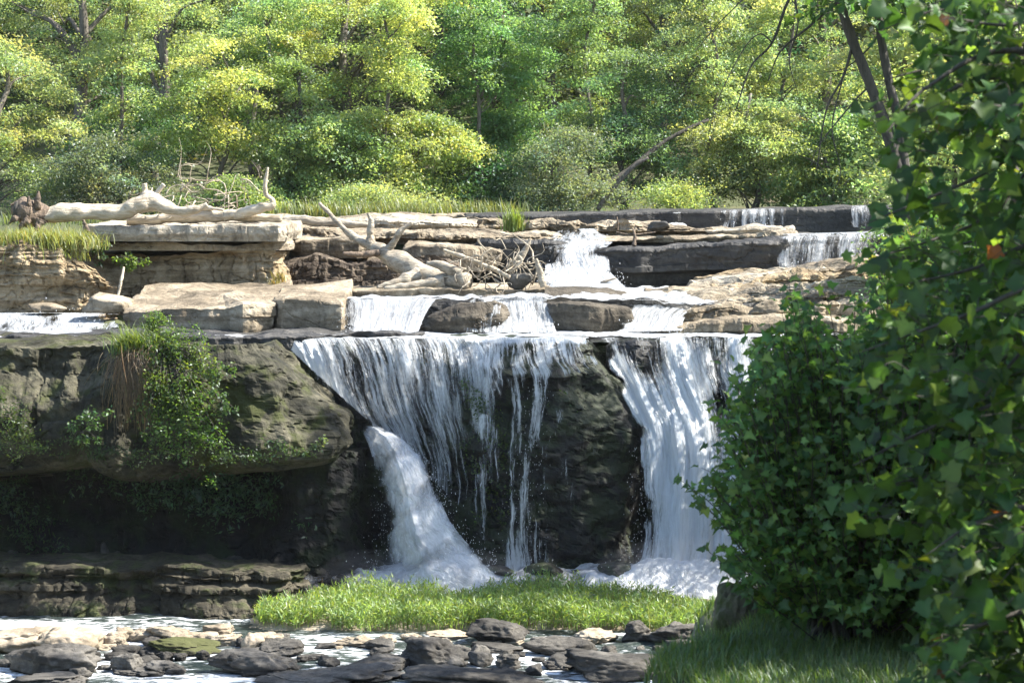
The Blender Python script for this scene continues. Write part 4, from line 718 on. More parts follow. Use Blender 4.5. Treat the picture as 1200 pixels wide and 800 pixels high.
MAPLE = [(.12, -.06), (.42, -.02), (.32, .2), (.62, .46), (.33, .52), (.20, .70), (0, 1.0)]
def lobed(mb, C, size, col, shape, up=.5, droop=.8, curl=.6, fr=None):
    n = len(C); t, nn, s = fr or frames(n, up, droop); L = (size * rng.uniform(.55, 1.2, n))[:, None, None]
    o = [(0, .0)] + shape + [(-x, y) for x, y in shape[-2::-1]]; o = np.array([(0, .36)] + o); k = len(o)
    w = .30 * np.abs(o[:, 0]) - curl * np.maximum(o[:, 1] - .2, 0) ** 2; cu = rng.uniform(.2, 1.6, n)[:, None, None]
    V = C[:, None] + L * (o[None, :, :1] * s[:, None] + o[None, :, 1:] * t[:, None] + (w[None, :, None] * cu + .05 * rng.normal(size=(n, k, 1))) * nn[:, None])
    i = np.arange(1, k); j = np.r_[np.arange(2, k), 1]
    F = (np.stack([np.zeros(k - 1, int), i, j], 1)[None] + (np.arange(n) * k)[:, None, None]).reshape(-1, 3)
    cv = np.repeat(col, k, 0).reshape(n, k, 3) * (1 + .10 * rng.normal(size=(n, k, 1))); cv[:, 0] *= 1.3; cv[:, 1] *= 1.25; mb.add(V.reshape(-1, 3), F, np.clip(cv, .003, .6).reshape(-1, 3))
def vary(base, n, hue=.25, val=.25, r=rng):
    b = np.asarray(base, float)[None] * np.exp(val * r.normal(size=(n, 1))); b = b * np.exp(hue * r.normal(size=(n, 1)) * np.array([[1, .25, -.3]])); return np.clip(b, .004, .6)
def crown_points(blobs, nclump, r, hollow=.45):
    "clump centres spread through ellipsoids, thinned by noise so that gaps open"
    out = []; vol = np.array([b[1][0] * b[1][2] for b in blobs]); vol = vol / vol.sum()
    for (c, rad), f in zip(blobs, vol):
        m = int(nclump * f * 1.8) + 4; u = unit(r.normal(size=(m, 3))) * (r.uniform(hollow ** 3, 1, m) ** (1 / 3))[:, None]
        p = np.asarray(c) + u * np.asarray(rad); keep = fbm(p * .55, 2, int(abs(c[0]) * 7) % 97) > -.25; out.append(p[keep][:max(3, int(nclump * f))])
    return np.vstack(out)
def tree(name, label, px, Y, pyb, trunk, blobs, col, nleaf=9000, leaf=.17, nclump=84, lean=0., group='trees of the wood behind the falls', hue=.18, aspect=.5, cs=.46, sparse=1., bark='bark', limbs=12, cat='tree', up=.55, seed=None, droop=.3):
    """trunk: (radius, px at the top, py at the top); blobs: (px,py,rx m,rz m[,dY])"""
    r = np.random.default_rng(seed or int(px * 13 + Y * 7) % 100000)
    base = P(px, pyb, Y); gz = float(ground_z(np.array([base[0]]), np.array([base[1]]))[0]); base[2] = gz - .1
    t = empty(name, base, label, cat, group)
    top = P(trunk[1], trunk[2], Y + lean); mid = [base + (top - base) * f + r.normal(size=3) * [.15, .15, 0] * (0 < f < 1) for f in np.linspace(0, 1, 6)]
    mb = MB(); mb.tube(mid, np.linspace(1, .35, 6) * trunk[0] * np.array([1.25, 1, 1, 1, 1, 1]), 9, 26, .12)
    B = [(P(b[0], b[1], Y + (b[4] if len(b) > 4 else 0)), (b[2], b[2] * .8, b[3])) for b in blobs]
    cl = crown_points(B, nclump, r)
    axisl = resample(np.array(mid), n=40)
    for q in cl[r.permutation(len(cl))[:limbs]]:
        zs = q[2] - np.linalg.norm(q[:2] - axisl[:, :2].mean(0)) * r.uniform(.5, 1.1); a = axisl[np.argmin(abs(axisl[:, 2] - zs))]
        m1 = a + (q - a) * .35 + [0, 0, .12 * np.linalg.norm(q - a)] + .1 * r.normal(size=3); m2 = a + (q - a) * .7 + .15 * r.normal(size=3)
        rr = trunk[0] * r.uniform(.22, .42); mb.tube([a, m1, m2, q], [rr, rr * .7, rr * .4, rr * .12], 6, 12, .1)
    mb.build('trunk', M[bark], t)
    n = nleaf; ci = r.integers(0, len(cl), n); sz = r.uniform(.6, 1.4, len(cl)) * cs
    hd = cl - axisl[:, :3].mean(0); hd[:, 2] = 0; hd = unit(hd + .6 * r.normal(size=hd.shape) * [1, 1, 0]); la = np.stack([-hd[:, 1], hd[:, 0], 0 * hd[:, 0]], 1)
    q = r.uniform(-1, .95, (n, 1)) * sz[ci][:, None] * 2.0                                      # leaves lie along drooping sprays that point outwards
    C = cl[ci] + hd[ci] * q + la[ci] * r.normal(size=(n, 1)) * sz[ci][:, None] * .62 * (1.1 - .35 * np.abs(q)) - [0, 0, 1] * (np.maximum(q + .3, 0) ** 2 * .38) + r.normal(size=(n, 3)) * [.10, .10, .11]
    cc = vary(col, len(cl), hue * .8, .20, r)[ci]; cc = cc * np.exp(.13 * r.normal(size=(n, 1))) * np.exp(hue * .35 * r.normal(size=(n, 1)) * np.array([[1, .2, -.2]]))
    lm = MB(); leafcloud(lm, C, leaf, np.clip(cc, .005, .5), aspect, up, droop); lm.build('crown', M['leaf'], t)
    return t
LIME = (0.287, 0.357, 0.146); YEL = (0.275, 0.339, 0.159); GREEN = (0.146, 0.252, 0.108); MID = (0.211, 0.298, 0.133); DARK = (0.058, 0.123, 0.051); OLIVE = (0.216, 0.275, 0.140); BLUE = (0.123, 0.205, 0.108); PALE = (0.281, 0.339, 0.165); GREY = (0.152, 0.193, 0.127)
Tn = 'broadleaf_tree'
# label, px, Y, base py, (trunk r, top px, top py), blobs, colour, leaves
TREES = [
 ('pale feathery tree at the left edge of the wood', -20, 81, 250, (.16, 5, 60), [(0, 90, 2.4, 1.6), (30, 150, 2.0, 1.5), (-20, 190, 2.4, 1.6), (45, 205, 1.5, .9)], PALE, 11000, dict(aspect=.3, leaf=.2)),
 ('dark trunked tall tree with a yellowing crown near the left edge', 92, 90, 238, (.30, 92, -80), [(60, 20, 3.0, 2.2, 2.2), (120, 60, 2.4, 1.8, 2.2), (90, -20, 3.5, 2.0, 1), (55, 90, 1.6, 1.3, 1.5)], OLIVE, 11000, dict(limbs=16)),
 ('tall grey trunked tree with a thin yellow crown, right of the dark trunked one', 180, 88, 238, (.27, 200, -80), [(200, 30, 3.2, 2.0, 2.4), (145, 70, 2.0, 1.4, 1.5), (240, 70, 2.0, 1.6, 2), (200, -30, 3.4, 2.0, 1)], YEL, 9000, dict(limbs=16)),
 ('blue green shrub behind the bleached log', 120, 80, 244, (.08, 120, 200), [(110, 200, 1.8, 1.2), (150, 190, 1.6, 1.2), (95, 225, 1.6, .8), (160, 222, 1.3, .8)], GREY, 9000, dict(leaf=.14, cat='shrub')),
 ('bright bushy tree with two bent stems behind the twiggy deadwood', 245, 82, 244, (.13, 270, 120), [(240, 130, 2.3, 1.6), (300, 110, 2.0, 1.6), (270, 70, 2.4, 1.4), (215, 170, 1.4, 1.0), (310, 165, 1.5, 1.0)], LIME, 12000, dict(limbs=18)),
 ('brownish thin tree rising high left of the lime one', 300, 94, 240, (.22, 290, -60), [(270, 20, 3.0, 1.8), (320, 50, 2.4, 1.6), (300, -30, 3, 2)], OLIVE, 8000, {}),
 ('big lime coloured tree left of the centre', 400, 85, 246, (.26, 405, -50), [(400, 50, 3.4, 2.0), (470, 60, 2.0, 2.0), (440, -10, 3.4, 2.0), (345, 70, 2.2, 1.6), (485, 100, 1.1, 1.0)], LIME, 16000, dict(hue=.14)),
 ('whitish green leaning tree just above the stump', 345, 82, 246, (.20, 350, 90), [(370, 165, 2.2, 1.2), (420, 160, 1.8, 1.2), (400, 215, 2.2, 1.0), (350, 210, 1.5, .9)], MID, 12000, dict(bark='bark_dark')),
 ('rounded yellow green tree with drooping tips left of the dark gap', 480, 82.5, 246, (.15, 480, 140), [(490, 165, 1.9, 1.2), (525, 160, 1.2, .9), (455, 210, 1.7, .9), (505, 210, 1.3, 1.0)], LIME, 10000, dict(droop=.8)),
 ('dark trunk with deep green crown in the central gap', 516, 93, 244, (.20, 512, -60), [(530, 60, 2.0, 2.6), (555, 20, 2.6, 2.2), (540, 140, 1.8, 1.6), (520, -30, 3, 2)], DARK, 11000, dict(bark='bark_dark')),
 ('fresh green tree with layered boughs in the centre', 590, 86, 247, (.18, 585, 0), [(590, 110, 2.3, 2.0), (620, 150, 2.0, 1.2), (570, 170, 1.6, 1.2), (600, 50, 2.2, 1.6)], GREEN, 14000, dict(hue=.15)),
 ('shady low tree at the waterline in the centre', 560, 83, 247, (.12, 560, 180), [(555, 205, 1.6, 1.2), (600, 215, 1.5, 1.0), (545, 235, 1.2, .5), (610, 235, 1.3, .5)], DARK, 9000, {}),
 ('straight grey trunked tree with sparse foliage right of the centre', 652, 92, 244, (.28, 650, -80), [(640, 40, 2.4, 2.0), (690, 30, 2.4, 2.2), (660, -30, 3.2, 1.8), (700, 80, 1.6, 1.2)], MID, 9000, {}),
 ('silvery shrub at the foot of the leaning dead trunk', 660, 80.5, 246, (.07, 655, 190), [(650, 200, 1.3, 1.4), (675, 190, 1.2, 1.3), (645, 225, 1.2, .8), (690, 225, 1.3, .7)], GREY, 9000, dict(leaf=.13, cat='shrub')),
 ('blue green feathery tree right of the silvery shrub', 730, 83, 246, (.13, 735, 70), [(720, 130, 2.0, 1.6), (770, 150, 1.8, 1.6), (740, 190, 2.0, 1.4), (790, 205, 1.6, 1.2), (760, 85, 1.5, 1.1)], BLUE, 14000, dict(aspect=.34)),
 ('tall olive tree with hanging yellow sprays in the upper right', 775, 91, 244, (.24, 780, -80), [(760, 20, 3.0, 2.4), (830, 40, 3.0, 2.2), (800, 90, 2.4, 1.4), (860, 80, 2.2, 1.6), (800, -30, 4, 2)], OLIVE, 26000, dict(droop=.9, aspect=.4)),
 ('soft pale green tree above the right end of the top ledge', 880, 82.5, 244, (.13, 880, 110), [(870, 170, 1.9, 1.4), (905, 150, 1.5, 1.4), (860, 215, 1.6, .9), (915, 210, 1.6, 1.0), (840, 185, 1.2, 1.0)], PALE, 13000, dict(aspect=.4)),
 ('pale trunked tall tree with gold tinged leaves behind the pale green one', 958, 92, 240, (.24, 965, -80), [(930, 60, 2.6, 2.4), (980, 50, 2.6, 2.4), (950, 120, 2.4, 1.5), (940, -20, 3.4, 2.2)], YEL, 12000, {}),
 ('low green tree at the waterline behind the right end of the top ledge', 965, 81.5, 242, (.12, 965, 170), [(960, 190, 1.9, 1.2), (990, 170, 1.6, 1.3), (945, 225, 1.5, .6), (1000, 225, 1.5, .6)], MID, 11000, {}),
 ('broken brown trunk standing in the wood at the right', 940, 84, 240, (.22, 945, 135), [(950, 215, .9, .7)], MID, 2600, dict(limbs=3, bark='rot')),
 ('sunlit yellow green tree behind the broad leaved branches', 1060, 84, 240, (.2, 1060, 0), [(1050, 100, 2.6, 2.2), (1100, 60, 2.6, 2.2), (1080, 170, 2.6, 1.8), (1040, 20, 2.6, 1.8), (1120, 140, 2.2, 1.6)], YEL, 26000, {}),
 ('green tree at the right edge of the wood', 1160, 82, 240, (.2, 1160, 30), [(1160, 100, 2.6, 2.2), (1190, 180, 2.4, 1.8), (1130, 190, 2.2, 1.4), (1200, 30, 2.6, 2.0)], MID, 14000, {}),
 ('small yellow green bush at the waterline left of the pale green tree', 790, 80.5, 246, (.05, 790, 225), [(790, 228, 1.1, .55), (815, 232, .9, .45)], LIME, 3000, dict(cat='shrub', leaf=.13)),
 ('dense green bush between the shrub and the lime tree', 215, 80, 244, (.06, 215, 215), [(205, 222, 1.2, .7), (250, 228, 1.2, .5), (290, 228, 1.1, .6)], MID, 6000, dict(cat='shrub', leaf=.14)),
 ('low dark bush in the gap under the tall grey trunked tree', 165, 86, 244, (.08, 165, 190), [(150, 150, 1.8, 1.6), (185, 165, 1.8, 1.5), (120, 165, 1.6, 1.2)], DARK, 7000, dict(cat='shrub')),
 ('green bush beside the twin dark trunks behind the stump', 430, 80, 246, (.06, 430, 225), [(405, 232, 1.2, .5), (450, 232, 1.3, .5), (490, 236, 1.0, .4)], PALE, 5000, dict(cat='shrub', leaf=.13)),
]
for lab, px, Y, lean_, col, w_ in [('slim young tree standing before the thin yellow crown at left', 138, 82.5, 12, YEL, 1.0), ('slim straight tree between the bright bushy tree and the big lime one', 322, 83.5, -8, MID, 1.1), ('slim dark stemmed sapling left of the dark central gap', 446, 81.8, 14, LIME, 1.0), ('slender deep green tree right of the dark central gap', 560, 84, -6, GREEN, 1.0), ('slender tree behind the silvery shrub', 684, 84.5, 10, MID, 1.1), ('slim pale tree left of the soft pale green one', 838, 83.6, -10, PALE, 1.0), ('slender gold tinged sapling near the broken brown trunk', 915, 84.6, 12, YEL, 1.0)]:
    TREES.append((lab, px, Y, 245, (.10, px + lean_, -60), [(px + lean_ * .9, 10, w_, 1.0), (px + lean_ * .8 - 22, 55, w_ * .9, .8), (px + lean_ * .6 + 24, 90, w_, .8), (px + lean_ * .4 - 14, 135, w_ * .8, .7), (px + 20, 172, w_ * .7, .5)], col, 5200, dict(limbs=16, nclump=46)))
for lab, px, Y, pyb, trk, bl, col, nl, kw in TREES:
    tree(Tn if kw.get('cat', 'tree') == 'tree' else 'shrub', lab, px, Y, pyb, trk, bl, col, int(nl * 2.0), **{**kw, 'leaf': kw.get('leaf', .17) * .74})
# two dark trunks standing close together, and the leaning dead trunk
for nm, lab, pts, r0, mt in [('dark_tree', 'thick dark trunk in the shade behind the stump', [(340, 250, 83), (342, 200, 83.2), (346, 150, 83.5), (350, 60, 84)], .26, 'bark_dark'), ('dark_tree', 'thin dark trunk left of the thick one behind the stump', [(323, 250, 84), (325, 210, 84), (328, 170, 84.5), (330, 120, 85)], .13, 'bark_dark'),
                             ('dead_tree', 'dead grey trunk leaning to the right behind the top ledge', [(668, 250, 80.6), (696, 226, 80.9), (738, 198, 81.4), (780, 165, 82.), (830, 140, 82.5)], .12, 'bark_dark'), ('dead_tree', 'thinner dead trunk leaning beside the thicker one', [(700, 246, 80), (715, 225, 80), (742, 196, 80), (760, 185, 80)], .10, 'bark')]:
    mb = MB(); mb.tube([P(*p) for p in pts], np.linspace(r0, r0 * .55, len(pts)), 9, 30, .12); tag(mb.build(nm, M[mt]), lab, 'tree')
# the wooded slope behind reads as one mass
n = 260000; r = np.random.default_rng(5); cl = np.stack([r.uniform(-42, 42, 2600), r.uniform(96, 128, 2600), r.uniform(0, 1, 2600)], 1)
gz = ground_z(cl[:, 0], cl[:, 1]); cl[:, 2] = gz + cl[:, 2] ** 1.0 * 14; ci = r.integers(0, 2600, n); C = cl[ci] + r.normal(size=(n, 3)) * [.9, .9, .6]
mb = MB(); leafcloud(mb, C, .34, vary((.10, .135, .058), 2600, .3, .3, r)[ci] * np.exp(.12 * r.normal(size=(n, 1))), .6); o = mb.build('far_wood', M['leaf'], origin=np.array([0, 96, 9.])); tag(o, 'far mass of foliage on the slope behind the trees', 'woodland', kind='stuff')

# ------------------------------------------------------------------ grass and reeds
def blades(mb, B, h, w, col, bend=.5, seg=3):
    n = len(B); a = rng.uniform(0, 2 * np.pi, n); d = np.stack([np.cos(a), np.sin(a), 0 * a], 1); s = np.stack([-np.sin(a + rng.normal(size=n)), np.cos(a), 0 * a], 1); s = unit(s)
    H = (h * rng.uniform(.5, 1.25, n))[:, None]; bd = (bend * rng.uniform(.2, 1.3, n))[:, None]; V = []
    for k in range(seg + 1):
        f = k / seg; c = B + [0, 0, 1] * H * (f - .28 * bd * f ** 2.2) + d * H * bd * f ** 2 * .8; ww = w * (1 - f ** 1.6) * .5 + .0008
        V += [c - s * ww, c + s * ww]
    V = np.stack(V, 1); F = np.array([[2 * k, 2 * k + 1, 2 * k + 3, 2 * k + 2] for k in range(seg)])
    mb.add(V.reshape(-1, 3), (F[None] + (np.arange(n) * (2 * seg + 2))[:, None, None]).reshape(-1, 4), np.repeat(col, 2 * seg + 2, 0))
def inpoly(x, y, poly):
    poly = np.asarray(poly, float); r = np.zeros_like(x, bool); j = len(poly) - 1
    for i in range(len(poly)):
        xi, yi = poly[i]; xj, yj = poly[j]
        r ^= ((yi > y) != (yj > y)) & (x < (xj - xi) * (y - yi) / (yj - yi + 1e-12) + xi); j = i
    return r
# reeds on the bar
n = 6800; X = rng.uniform(-5.9, 4.9, n); Y = rng.uniform(48.8, 52.0, n)
k = (1 - (np.abs(X + .5) / 5.4) ** 4) * 1.; k2 = np.where(Y < 48.8 + .4 * np.abs(np.sin(X * 1.9)) + .4 * (np.abs(X) > 4), 0, 1) * np.where(Y > 52.0 - .8 * (np.abs(X + .5) > 4.2), 0, 1); keep = (k > .12) & (k2 > 0); X, Y, k = X[keep], Y[keep], k[keep]
n = len(X); B = np.stack([X, Y, np.full(n, .08)], 1); H = (.23 + .30 * np.clip(k, 0, 1)) * (1 + .38 * fbm(np.stack([X * .9, Y * .9, 0 * X], 1), 3, 3)) * rng.uniform(.75, 1.15, n)
mb = MB(); RC = (.20, .285, .075)
st = vary(RC, n, .12, .15) * .8; V = []
blades(mb, B, 1., .018, st, .12) if False else None
lx = []; lc = []; lt = []; ln = []
for j in range(11):
    f = rng.uniform(.15, 1., n)[:, None]; a = rng.uniform(0, 2 * np.pi, n); e = rng.uniform(.25, 1.35, n); tdir = np.stack([np.cos(a) * np.cos(e), np.sin(a) * np.cos(e), np.sin(e)], 1)
    lx.append(B + [0, 0, 1] * f * H[:, None] + rng.normal(size=(n, 3)) * [.03, .03, 0]); lc.append(vary(RC, n, .16, .24)); lt.append(tdir)
C = np.vstack(lx); t_ = np.vstack(lt); nn = rng.normal(size=C.shape) + [0, 0, 1.2]; nn = unit(nn - t_ * (nn * t_).sum(1)[:, None])
leafcloud(mb, C, .135, np.vstack(lc), .17, fr=(t_, nn, np.cross(t_, nn)))
q = rng.integers(0, n, 700); blades(mb, B[q] + rng.normal(size=(700, 3)) * [.1, .1, 0], .58, .012, vary((.20, .17, .08), 700, .2, .3), .3)
q = rng.integers(0, n, 2600); blades(mb, B[q], .32, .02, vary(RC, 2600, .12, .2), .35)
tag(mb.build('reed_bed', M['grass'], origin=np.array([0, 50.5, 0.])), 'bright green bed of leafy reeds in front of the falls', 'reeds', kind='stuff')
# grass of the near bank
n = 70000; X = rng.uniform(.6, 9, n); Y = rng.uniform(18.5, 24.5, n); edge = 1.35 + (Y - 20) * .2 + .35 * np.sin(Y * 1.7); keep = X > edge - .35 + .15 * rng.normal(size=n); X, Y = X[keep], Y[keep]; n = len(X)
B = np.stack([X, Y, ground_z(X, Y) + .02], 1); mb = MB()
blades(mb, B, .19 * (1 + .6 * np.clip(fbm(B * [1.1, 1.1, 0], 3, 12), -.6, 1)).mean() + 0, .011, vary((.095, .155, .040), n, .2, .25), .7)
tag(mb.build('bank_grass', M['grass'], origin=np.array([4, 21, 5.])), 'soft green grass on the near bank', 'grass', kind='stuff')
# grass tufts on the ledges
def tuft(label, spots, h, w, col, name='grass_tuft', cat='grass', group=None, bend=.7, nb=260, sp=.35, hang=0.):
    mb = MB(); O = P(*spots[0][:3])
    for s in spots:
        b = P(*s[:3]); m_ = int(nb * (s[3] if len(s) > 3 else 1)); Bq = b + rng.normal(size=(m_, 3)) * [sp, sp * .5, .05]
        blades(mb, Bq, h, w, vary(col, m_, .18, .22), bend)
    return tag(mb.build(name, M['grass'], origin=O), label, cat, group)
tuft('sunny grass overhanging the layered outcrop at the left edge', [(x, y, 61.6, 1) for x, y in ((-20, 288), (10, 288), (30, 290), (50, 286), (70, 290), (88, 290), (40, 300), (62, 304), (20, 306))], .5, .024, (.24, .26, .085), nb=520, sp=.40, bend=.9)
tuft('single bright green tuft growing on the top ledges', [(600, 270, 70.6), (604, 269, 70.6)], .62, .03, (.17, .23, .04), nb=160, sp=.14, bend=.5)
tuft('strip of pale grass along the far bank left of the top ledge', [(x, 254 - .002 * x, 77.5) for x in range(330, 600, 22)], .55, .03, (.16, .19, .06), nb=170, sp=.45)
tuft('grass at the far bank behind the bleached log', [(x, 262, 72) for x in range(-20, 330, 40)], .4, .03, (.12, .15, .05), nb=120, sp=.6)
tuft('small yellow tuft at the right end of the layered tan wall', [(327, 330, 62.0), (322, 338, 61.8)], .3, .02, (.24, .20, .07), nb=90, sp=.1)
# hanging plants on the cliff
t = empty('hanging_grass', P(158, 412, 52.2), 'grass tussock with a beard of dead brown stalks hanging over the mossy cliff', 'grass')
mb = MB(); m_ = 700; a = rng.uniform(-1, 1, (m_, 1)); B = P(156, 412, 52.0) + rng.normal(size=(m_, 3)) * [.22, .12, .10]
blades(mb, B, .55, .02, vary((.14, .19, .04), m_, .15, .2), 1.1); mb.build('green_blades', M['grass'], t)
mb = MB(); m_ = 420
for i in range(m_):
    p0 = P(156, 416, 51.9) + rng.normal(size=3) * [.2, .08, .12]; Lh = rng.uniform(.3, 1.75) ** 1.0; w_ = rng.normal(size=2) * .24
    mb.add(*tube([p0, p0 + [w_[0] * .4, -.14, -.25 * Lh], p0 + [w_[0] * .8, -.15, -.65 * Lh], p0 + [w_[0] + .05 * rng.normal(), -.12 + w_[1] * .3, -Lh]], [.007, .006, .005, .003], 3, 7), vary((.24, .175, .10), 1, .10, .35))
mb.build('dead_stalks', M['grass'], t)
def plant(name, label, spots, leaf, col, n, cat='plant', sp=(.3, .15, .25), lob=False, stem=True, up=.5, parts=True, group=None, aspect=.5):
    O = P(*spots[0][:3]); t = empty(name, O, label, cat, group); lm = MB(); sm = MB(); tot = sum(s[3] for s in spots)
    for s in spots:
        c = P(*s[:3]); m_ = int(n * s[3] / tot); k = max(3, m_ // 22); tips = c + rng.normal(size=(k, 3)) * np.array(sp) * s[3] ** .4
        ci = rng.integers(0, k, m_); C = tips[ci] + rng.normal(size=(m_, 3)) * np.array(sp) * .33
        cc = vary(col if len(s) < 5 else s[4], m_, .16, .28)
        if lob: lobed(lm, C, leaf, cc, MAPLE, up, .5)
        else: leafcloud(lm, C, leaf, cc, aspect, up)
        if stem:
            for q in tips[:10]: sm.tube([O + [0, .12, -.1], (O + q) / 2 + [0, -.06, .05], q], [.014, .010, .004], 4, 6)
    lm.build('foliage', M['leaf'], t)
    if stem: sm.build('stem', M['bark_dark'], t)
    return t
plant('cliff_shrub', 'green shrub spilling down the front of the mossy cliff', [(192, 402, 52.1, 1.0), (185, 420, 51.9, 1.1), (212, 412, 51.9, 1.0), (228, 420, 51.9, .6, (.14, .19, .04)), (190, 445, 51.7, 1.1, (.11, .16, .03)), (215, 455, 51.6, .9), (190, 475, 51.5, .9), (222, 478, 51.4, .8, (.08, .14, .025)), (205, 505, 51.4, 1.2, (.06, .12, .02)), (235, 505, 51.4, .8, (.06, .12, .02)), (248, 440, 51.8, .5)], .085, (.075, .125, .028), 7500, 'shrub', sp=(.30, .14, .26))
plant('conifer_seedling', 'upright feathery green sprig at the top of the cliff shrub', [(176, 384, 52.4, .6), (186, 378, 52.4, .6), (196, 392, 52.3, .7), (182, 394, 52.3, .7)], .07, (.10, .17, .03), 2200, 'plant', sp=(.13, .1, .16), aspect=.28)
plant('leafy_plant', 'small leafy plant on the face of the mossy cliff near the left edge', [(95, 500, 51.2, .7), (112, 486, 51.2, .5), (100, 512, 51.3, .5)], .09, (.06, .12, .03), 420, sp=(.2, .1, .14))
plant('leafy_plant', 'pale sprig on the nose of the mossy cliff beside the jet', [(378, 518, 51.6, .4)], .06, (.12, .17, .05), 120, sp=(.1, .06, .08))
plant('leafy_plant', 'small plant growing right of the cliff shrub', [(258, 470, 51.5, .5), (266, 482, 51.4, .5)], .08, (.05, .10, .03), 260, sp=(.14, .08, .14))
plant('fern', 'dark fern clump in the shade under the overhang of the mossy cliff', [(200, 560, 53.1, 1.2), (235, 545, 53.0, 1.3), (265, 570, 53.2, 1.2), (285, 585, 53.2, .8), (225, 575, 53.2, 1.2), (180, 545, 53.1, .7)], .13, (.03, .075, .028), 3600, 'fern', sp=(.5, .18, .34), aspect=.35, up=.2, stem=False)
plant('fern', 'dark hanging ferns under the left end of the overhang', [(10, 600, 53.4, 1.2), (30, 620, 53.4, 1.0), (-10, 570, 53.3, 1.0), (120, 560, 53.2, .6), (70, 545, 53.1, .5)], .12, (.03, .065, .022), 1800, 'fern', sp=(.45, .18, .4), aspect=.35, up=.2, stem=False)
plant('fern', 'tuft of moss and fern hanging at the left edge of the cliff face', [(10, 500, 51.6, 1.0), (25, 515, 51.5, .8), (0, 480, 51.7, .8)], .08, (.055, .09, .02), 1300, 'fern', sp=(.3, .08, .3), aspect=.35, stem=False)
plant('leafy_plant', 'bright green plant rooted in the layered tan wall', [(152, 302, 62.2, .6), (160, 308, 62.1, .6), (148, 312, 62.2, .5)], .10, (.13, .20, .04), 420, sp=(.16, .1, .13))
plant('leafy_plant', 'dark leafy plant under the left end of the capstone', [(118, 288, 62.2, .6), (112, 298, 62.2, .5)], .10, (.06, .11, .03), 300, sp=(.16, .1, .18))
plant('fern', 'row of small ferns fringing the lower edge of the mossy cliff cap', [(60, 522, 51.8, .5), (130, 528, 51.8, .6), (175, 530, 51.7, .7), (250, 532, 51.6, .6), (300, 534, 51.6, .6), (345, 530, 51.6, .5)], .09, (.040, .075, .020), 1500, 'fern', sp=(.4, .12, .16), aspect=.35, up=.3, stem=False)
plant('creeper', 'green and gold creepers behind the trickles on the buttress', [(566, 470, 53.9, .7), (575, 510, 53.9, .8), (590, 540, 53.9, .6), (562, 540, 54.0, .6), (640, 520, 53.9, .5), (655, 480, 53.9, .4), (580, 590, 53.9, .5)], .09, (.05, .085, .018), 1300, 'creeper', sp=(.28, .04, .34), stem=False)


# ------------------------------------------------------------------ driftwood
def wood(name, label, parts, mat, cat='driftwood', base=None, group=None):
    "parts: (part name, [(px,py,Y,r)...], material or None)"
    O = P(*(base or parts[0][1][0][:3])); t = empty(name, O, label, cat, group)
    for pn, pts, mt in parts:
        a = np.array(pts, float); mb = MB(); mb.tube(P(a[:, 0], a[:, 1], a[:, 2]), a[:, 3] * .84, 20 if a[:, 3].max() > .1 else 8, max(12, len(a) * 10), .55 if mt == 'rot' else .30, int(a[0, 0])); mb.build(pn, M[mt or mat], t)
    return t
wood('fallen_log', 'long bleached log with a torn root end lying on the capstone', [
 ('trunk', [(38, 252, 62.4, .32), (60, 251, 62.4, .29), (100, 249, 62.5, .27), (140, 248, 62.5, .26), (160, 240, 62.5, .27), (178, 236, 62.6, .27), (205, 246, 62.5, .20), (228, 246, 62.4, .15), (243, 240, 62.4, .09)], None),
 ('root_plate', [(14, 246, 62.3, .10), (24, 246, 62.3, .30), (36, 250, 62.4, .42), (48, 250, 62.4, .36), (58, 251, 62.4, .28)], 'rot'),
 ('broken_root', [(42, 248, 62.2, .16), (44, 236, 62.1, .09), (45, 224, 62.1, .03)], 'rot'), ('broken_root', [(30, 246, 62.2, .14), (22, 238, 62.2, .08), (12, 240, 62.1, .04)], 'rot'),
 ('broken_root', [(34, 256, 62.0, .14), (26, 264, 61.9, .09), (24, 270, 61.9, .04)], 'rot'), ('broken_root', [(40, 250, 62.2, .14), (34, 238, 62.0, .08), (33, 230, 62, .03)], 'rot'), ('broken_root', [(30, 252, 62.1, .14), (18, 256, 61.9, .08), (10, 262, 61.9, .03)], 'rot'), ('broken_root', [(48, 258, 62.0, .14), (44, 266, 61.9, .08), (40, 272, 61.8, .03)], 'rot'), ('painted_hollow_end', [(17, 248, 62.2, .26), (20, 248.5, 62.2, .29), (24, 249, 62.2, .27)], 'bark_dark'),  # last piece: solid plug, its dark colour stands in for shade inside the hollow
 ('branch_stub', [(178, 236, 62.6, .15), (171, 226, 62.6, .10), (169, 215, 62.6, .08)], None), ('branch_stub', [(178, 236, 62.6, .15), (184, 226, 62.6, .09), (192, 216, 62.6, .07)], None),
 ('support_stub', [(98, 258, 62.0, .07), (104, 272, 61.9, .05)], 'rot')], 'drift', base=(100, 256, 62.4))
wood('fallen_log', 'lower bleached log lying along the back of the capstone', [
 ('trunk', [(150, 258, 63.6, .20), (200, 256, 63.5, .20), (250, 253, 63.4, .19), (300, 254, 63.3, .16), (330, 256, 63.2, .10)], None), ('branch', [(215, 252, 63.4, .10), (240, 244, 63.3, .07), (262, 246, 63.2, .04)], None)], 'drift')
wood('fallen_log', 'pale log with an upturned hooked end at the right of the capstone', [
 ('trunk', [(262, 254, 63, .16), (285, 250, 63, .18), (305, 244, 62.9, .17), (318, 240, 62.9, .13), (319, 234, 62.9, .10), (312, 228, 62.9, .08), (311, 215, 62.9, .06), (314, 196, 62.9, .035)], None)], 'drift')
wood('fallen_log', 'brown log half hidden behind the capstone, left of the stump branches', [('trunk', [(322, 256, 69, .16), (360, 259, 69, .17), (400, 262, 69, .16), (432, 264, 69, .12)], None), ('branch', [(330, 262, 68.6, .1), (345, 272, 68.4, .09), (362, 278, 68.3, .06)], None)], 'drift_grey')
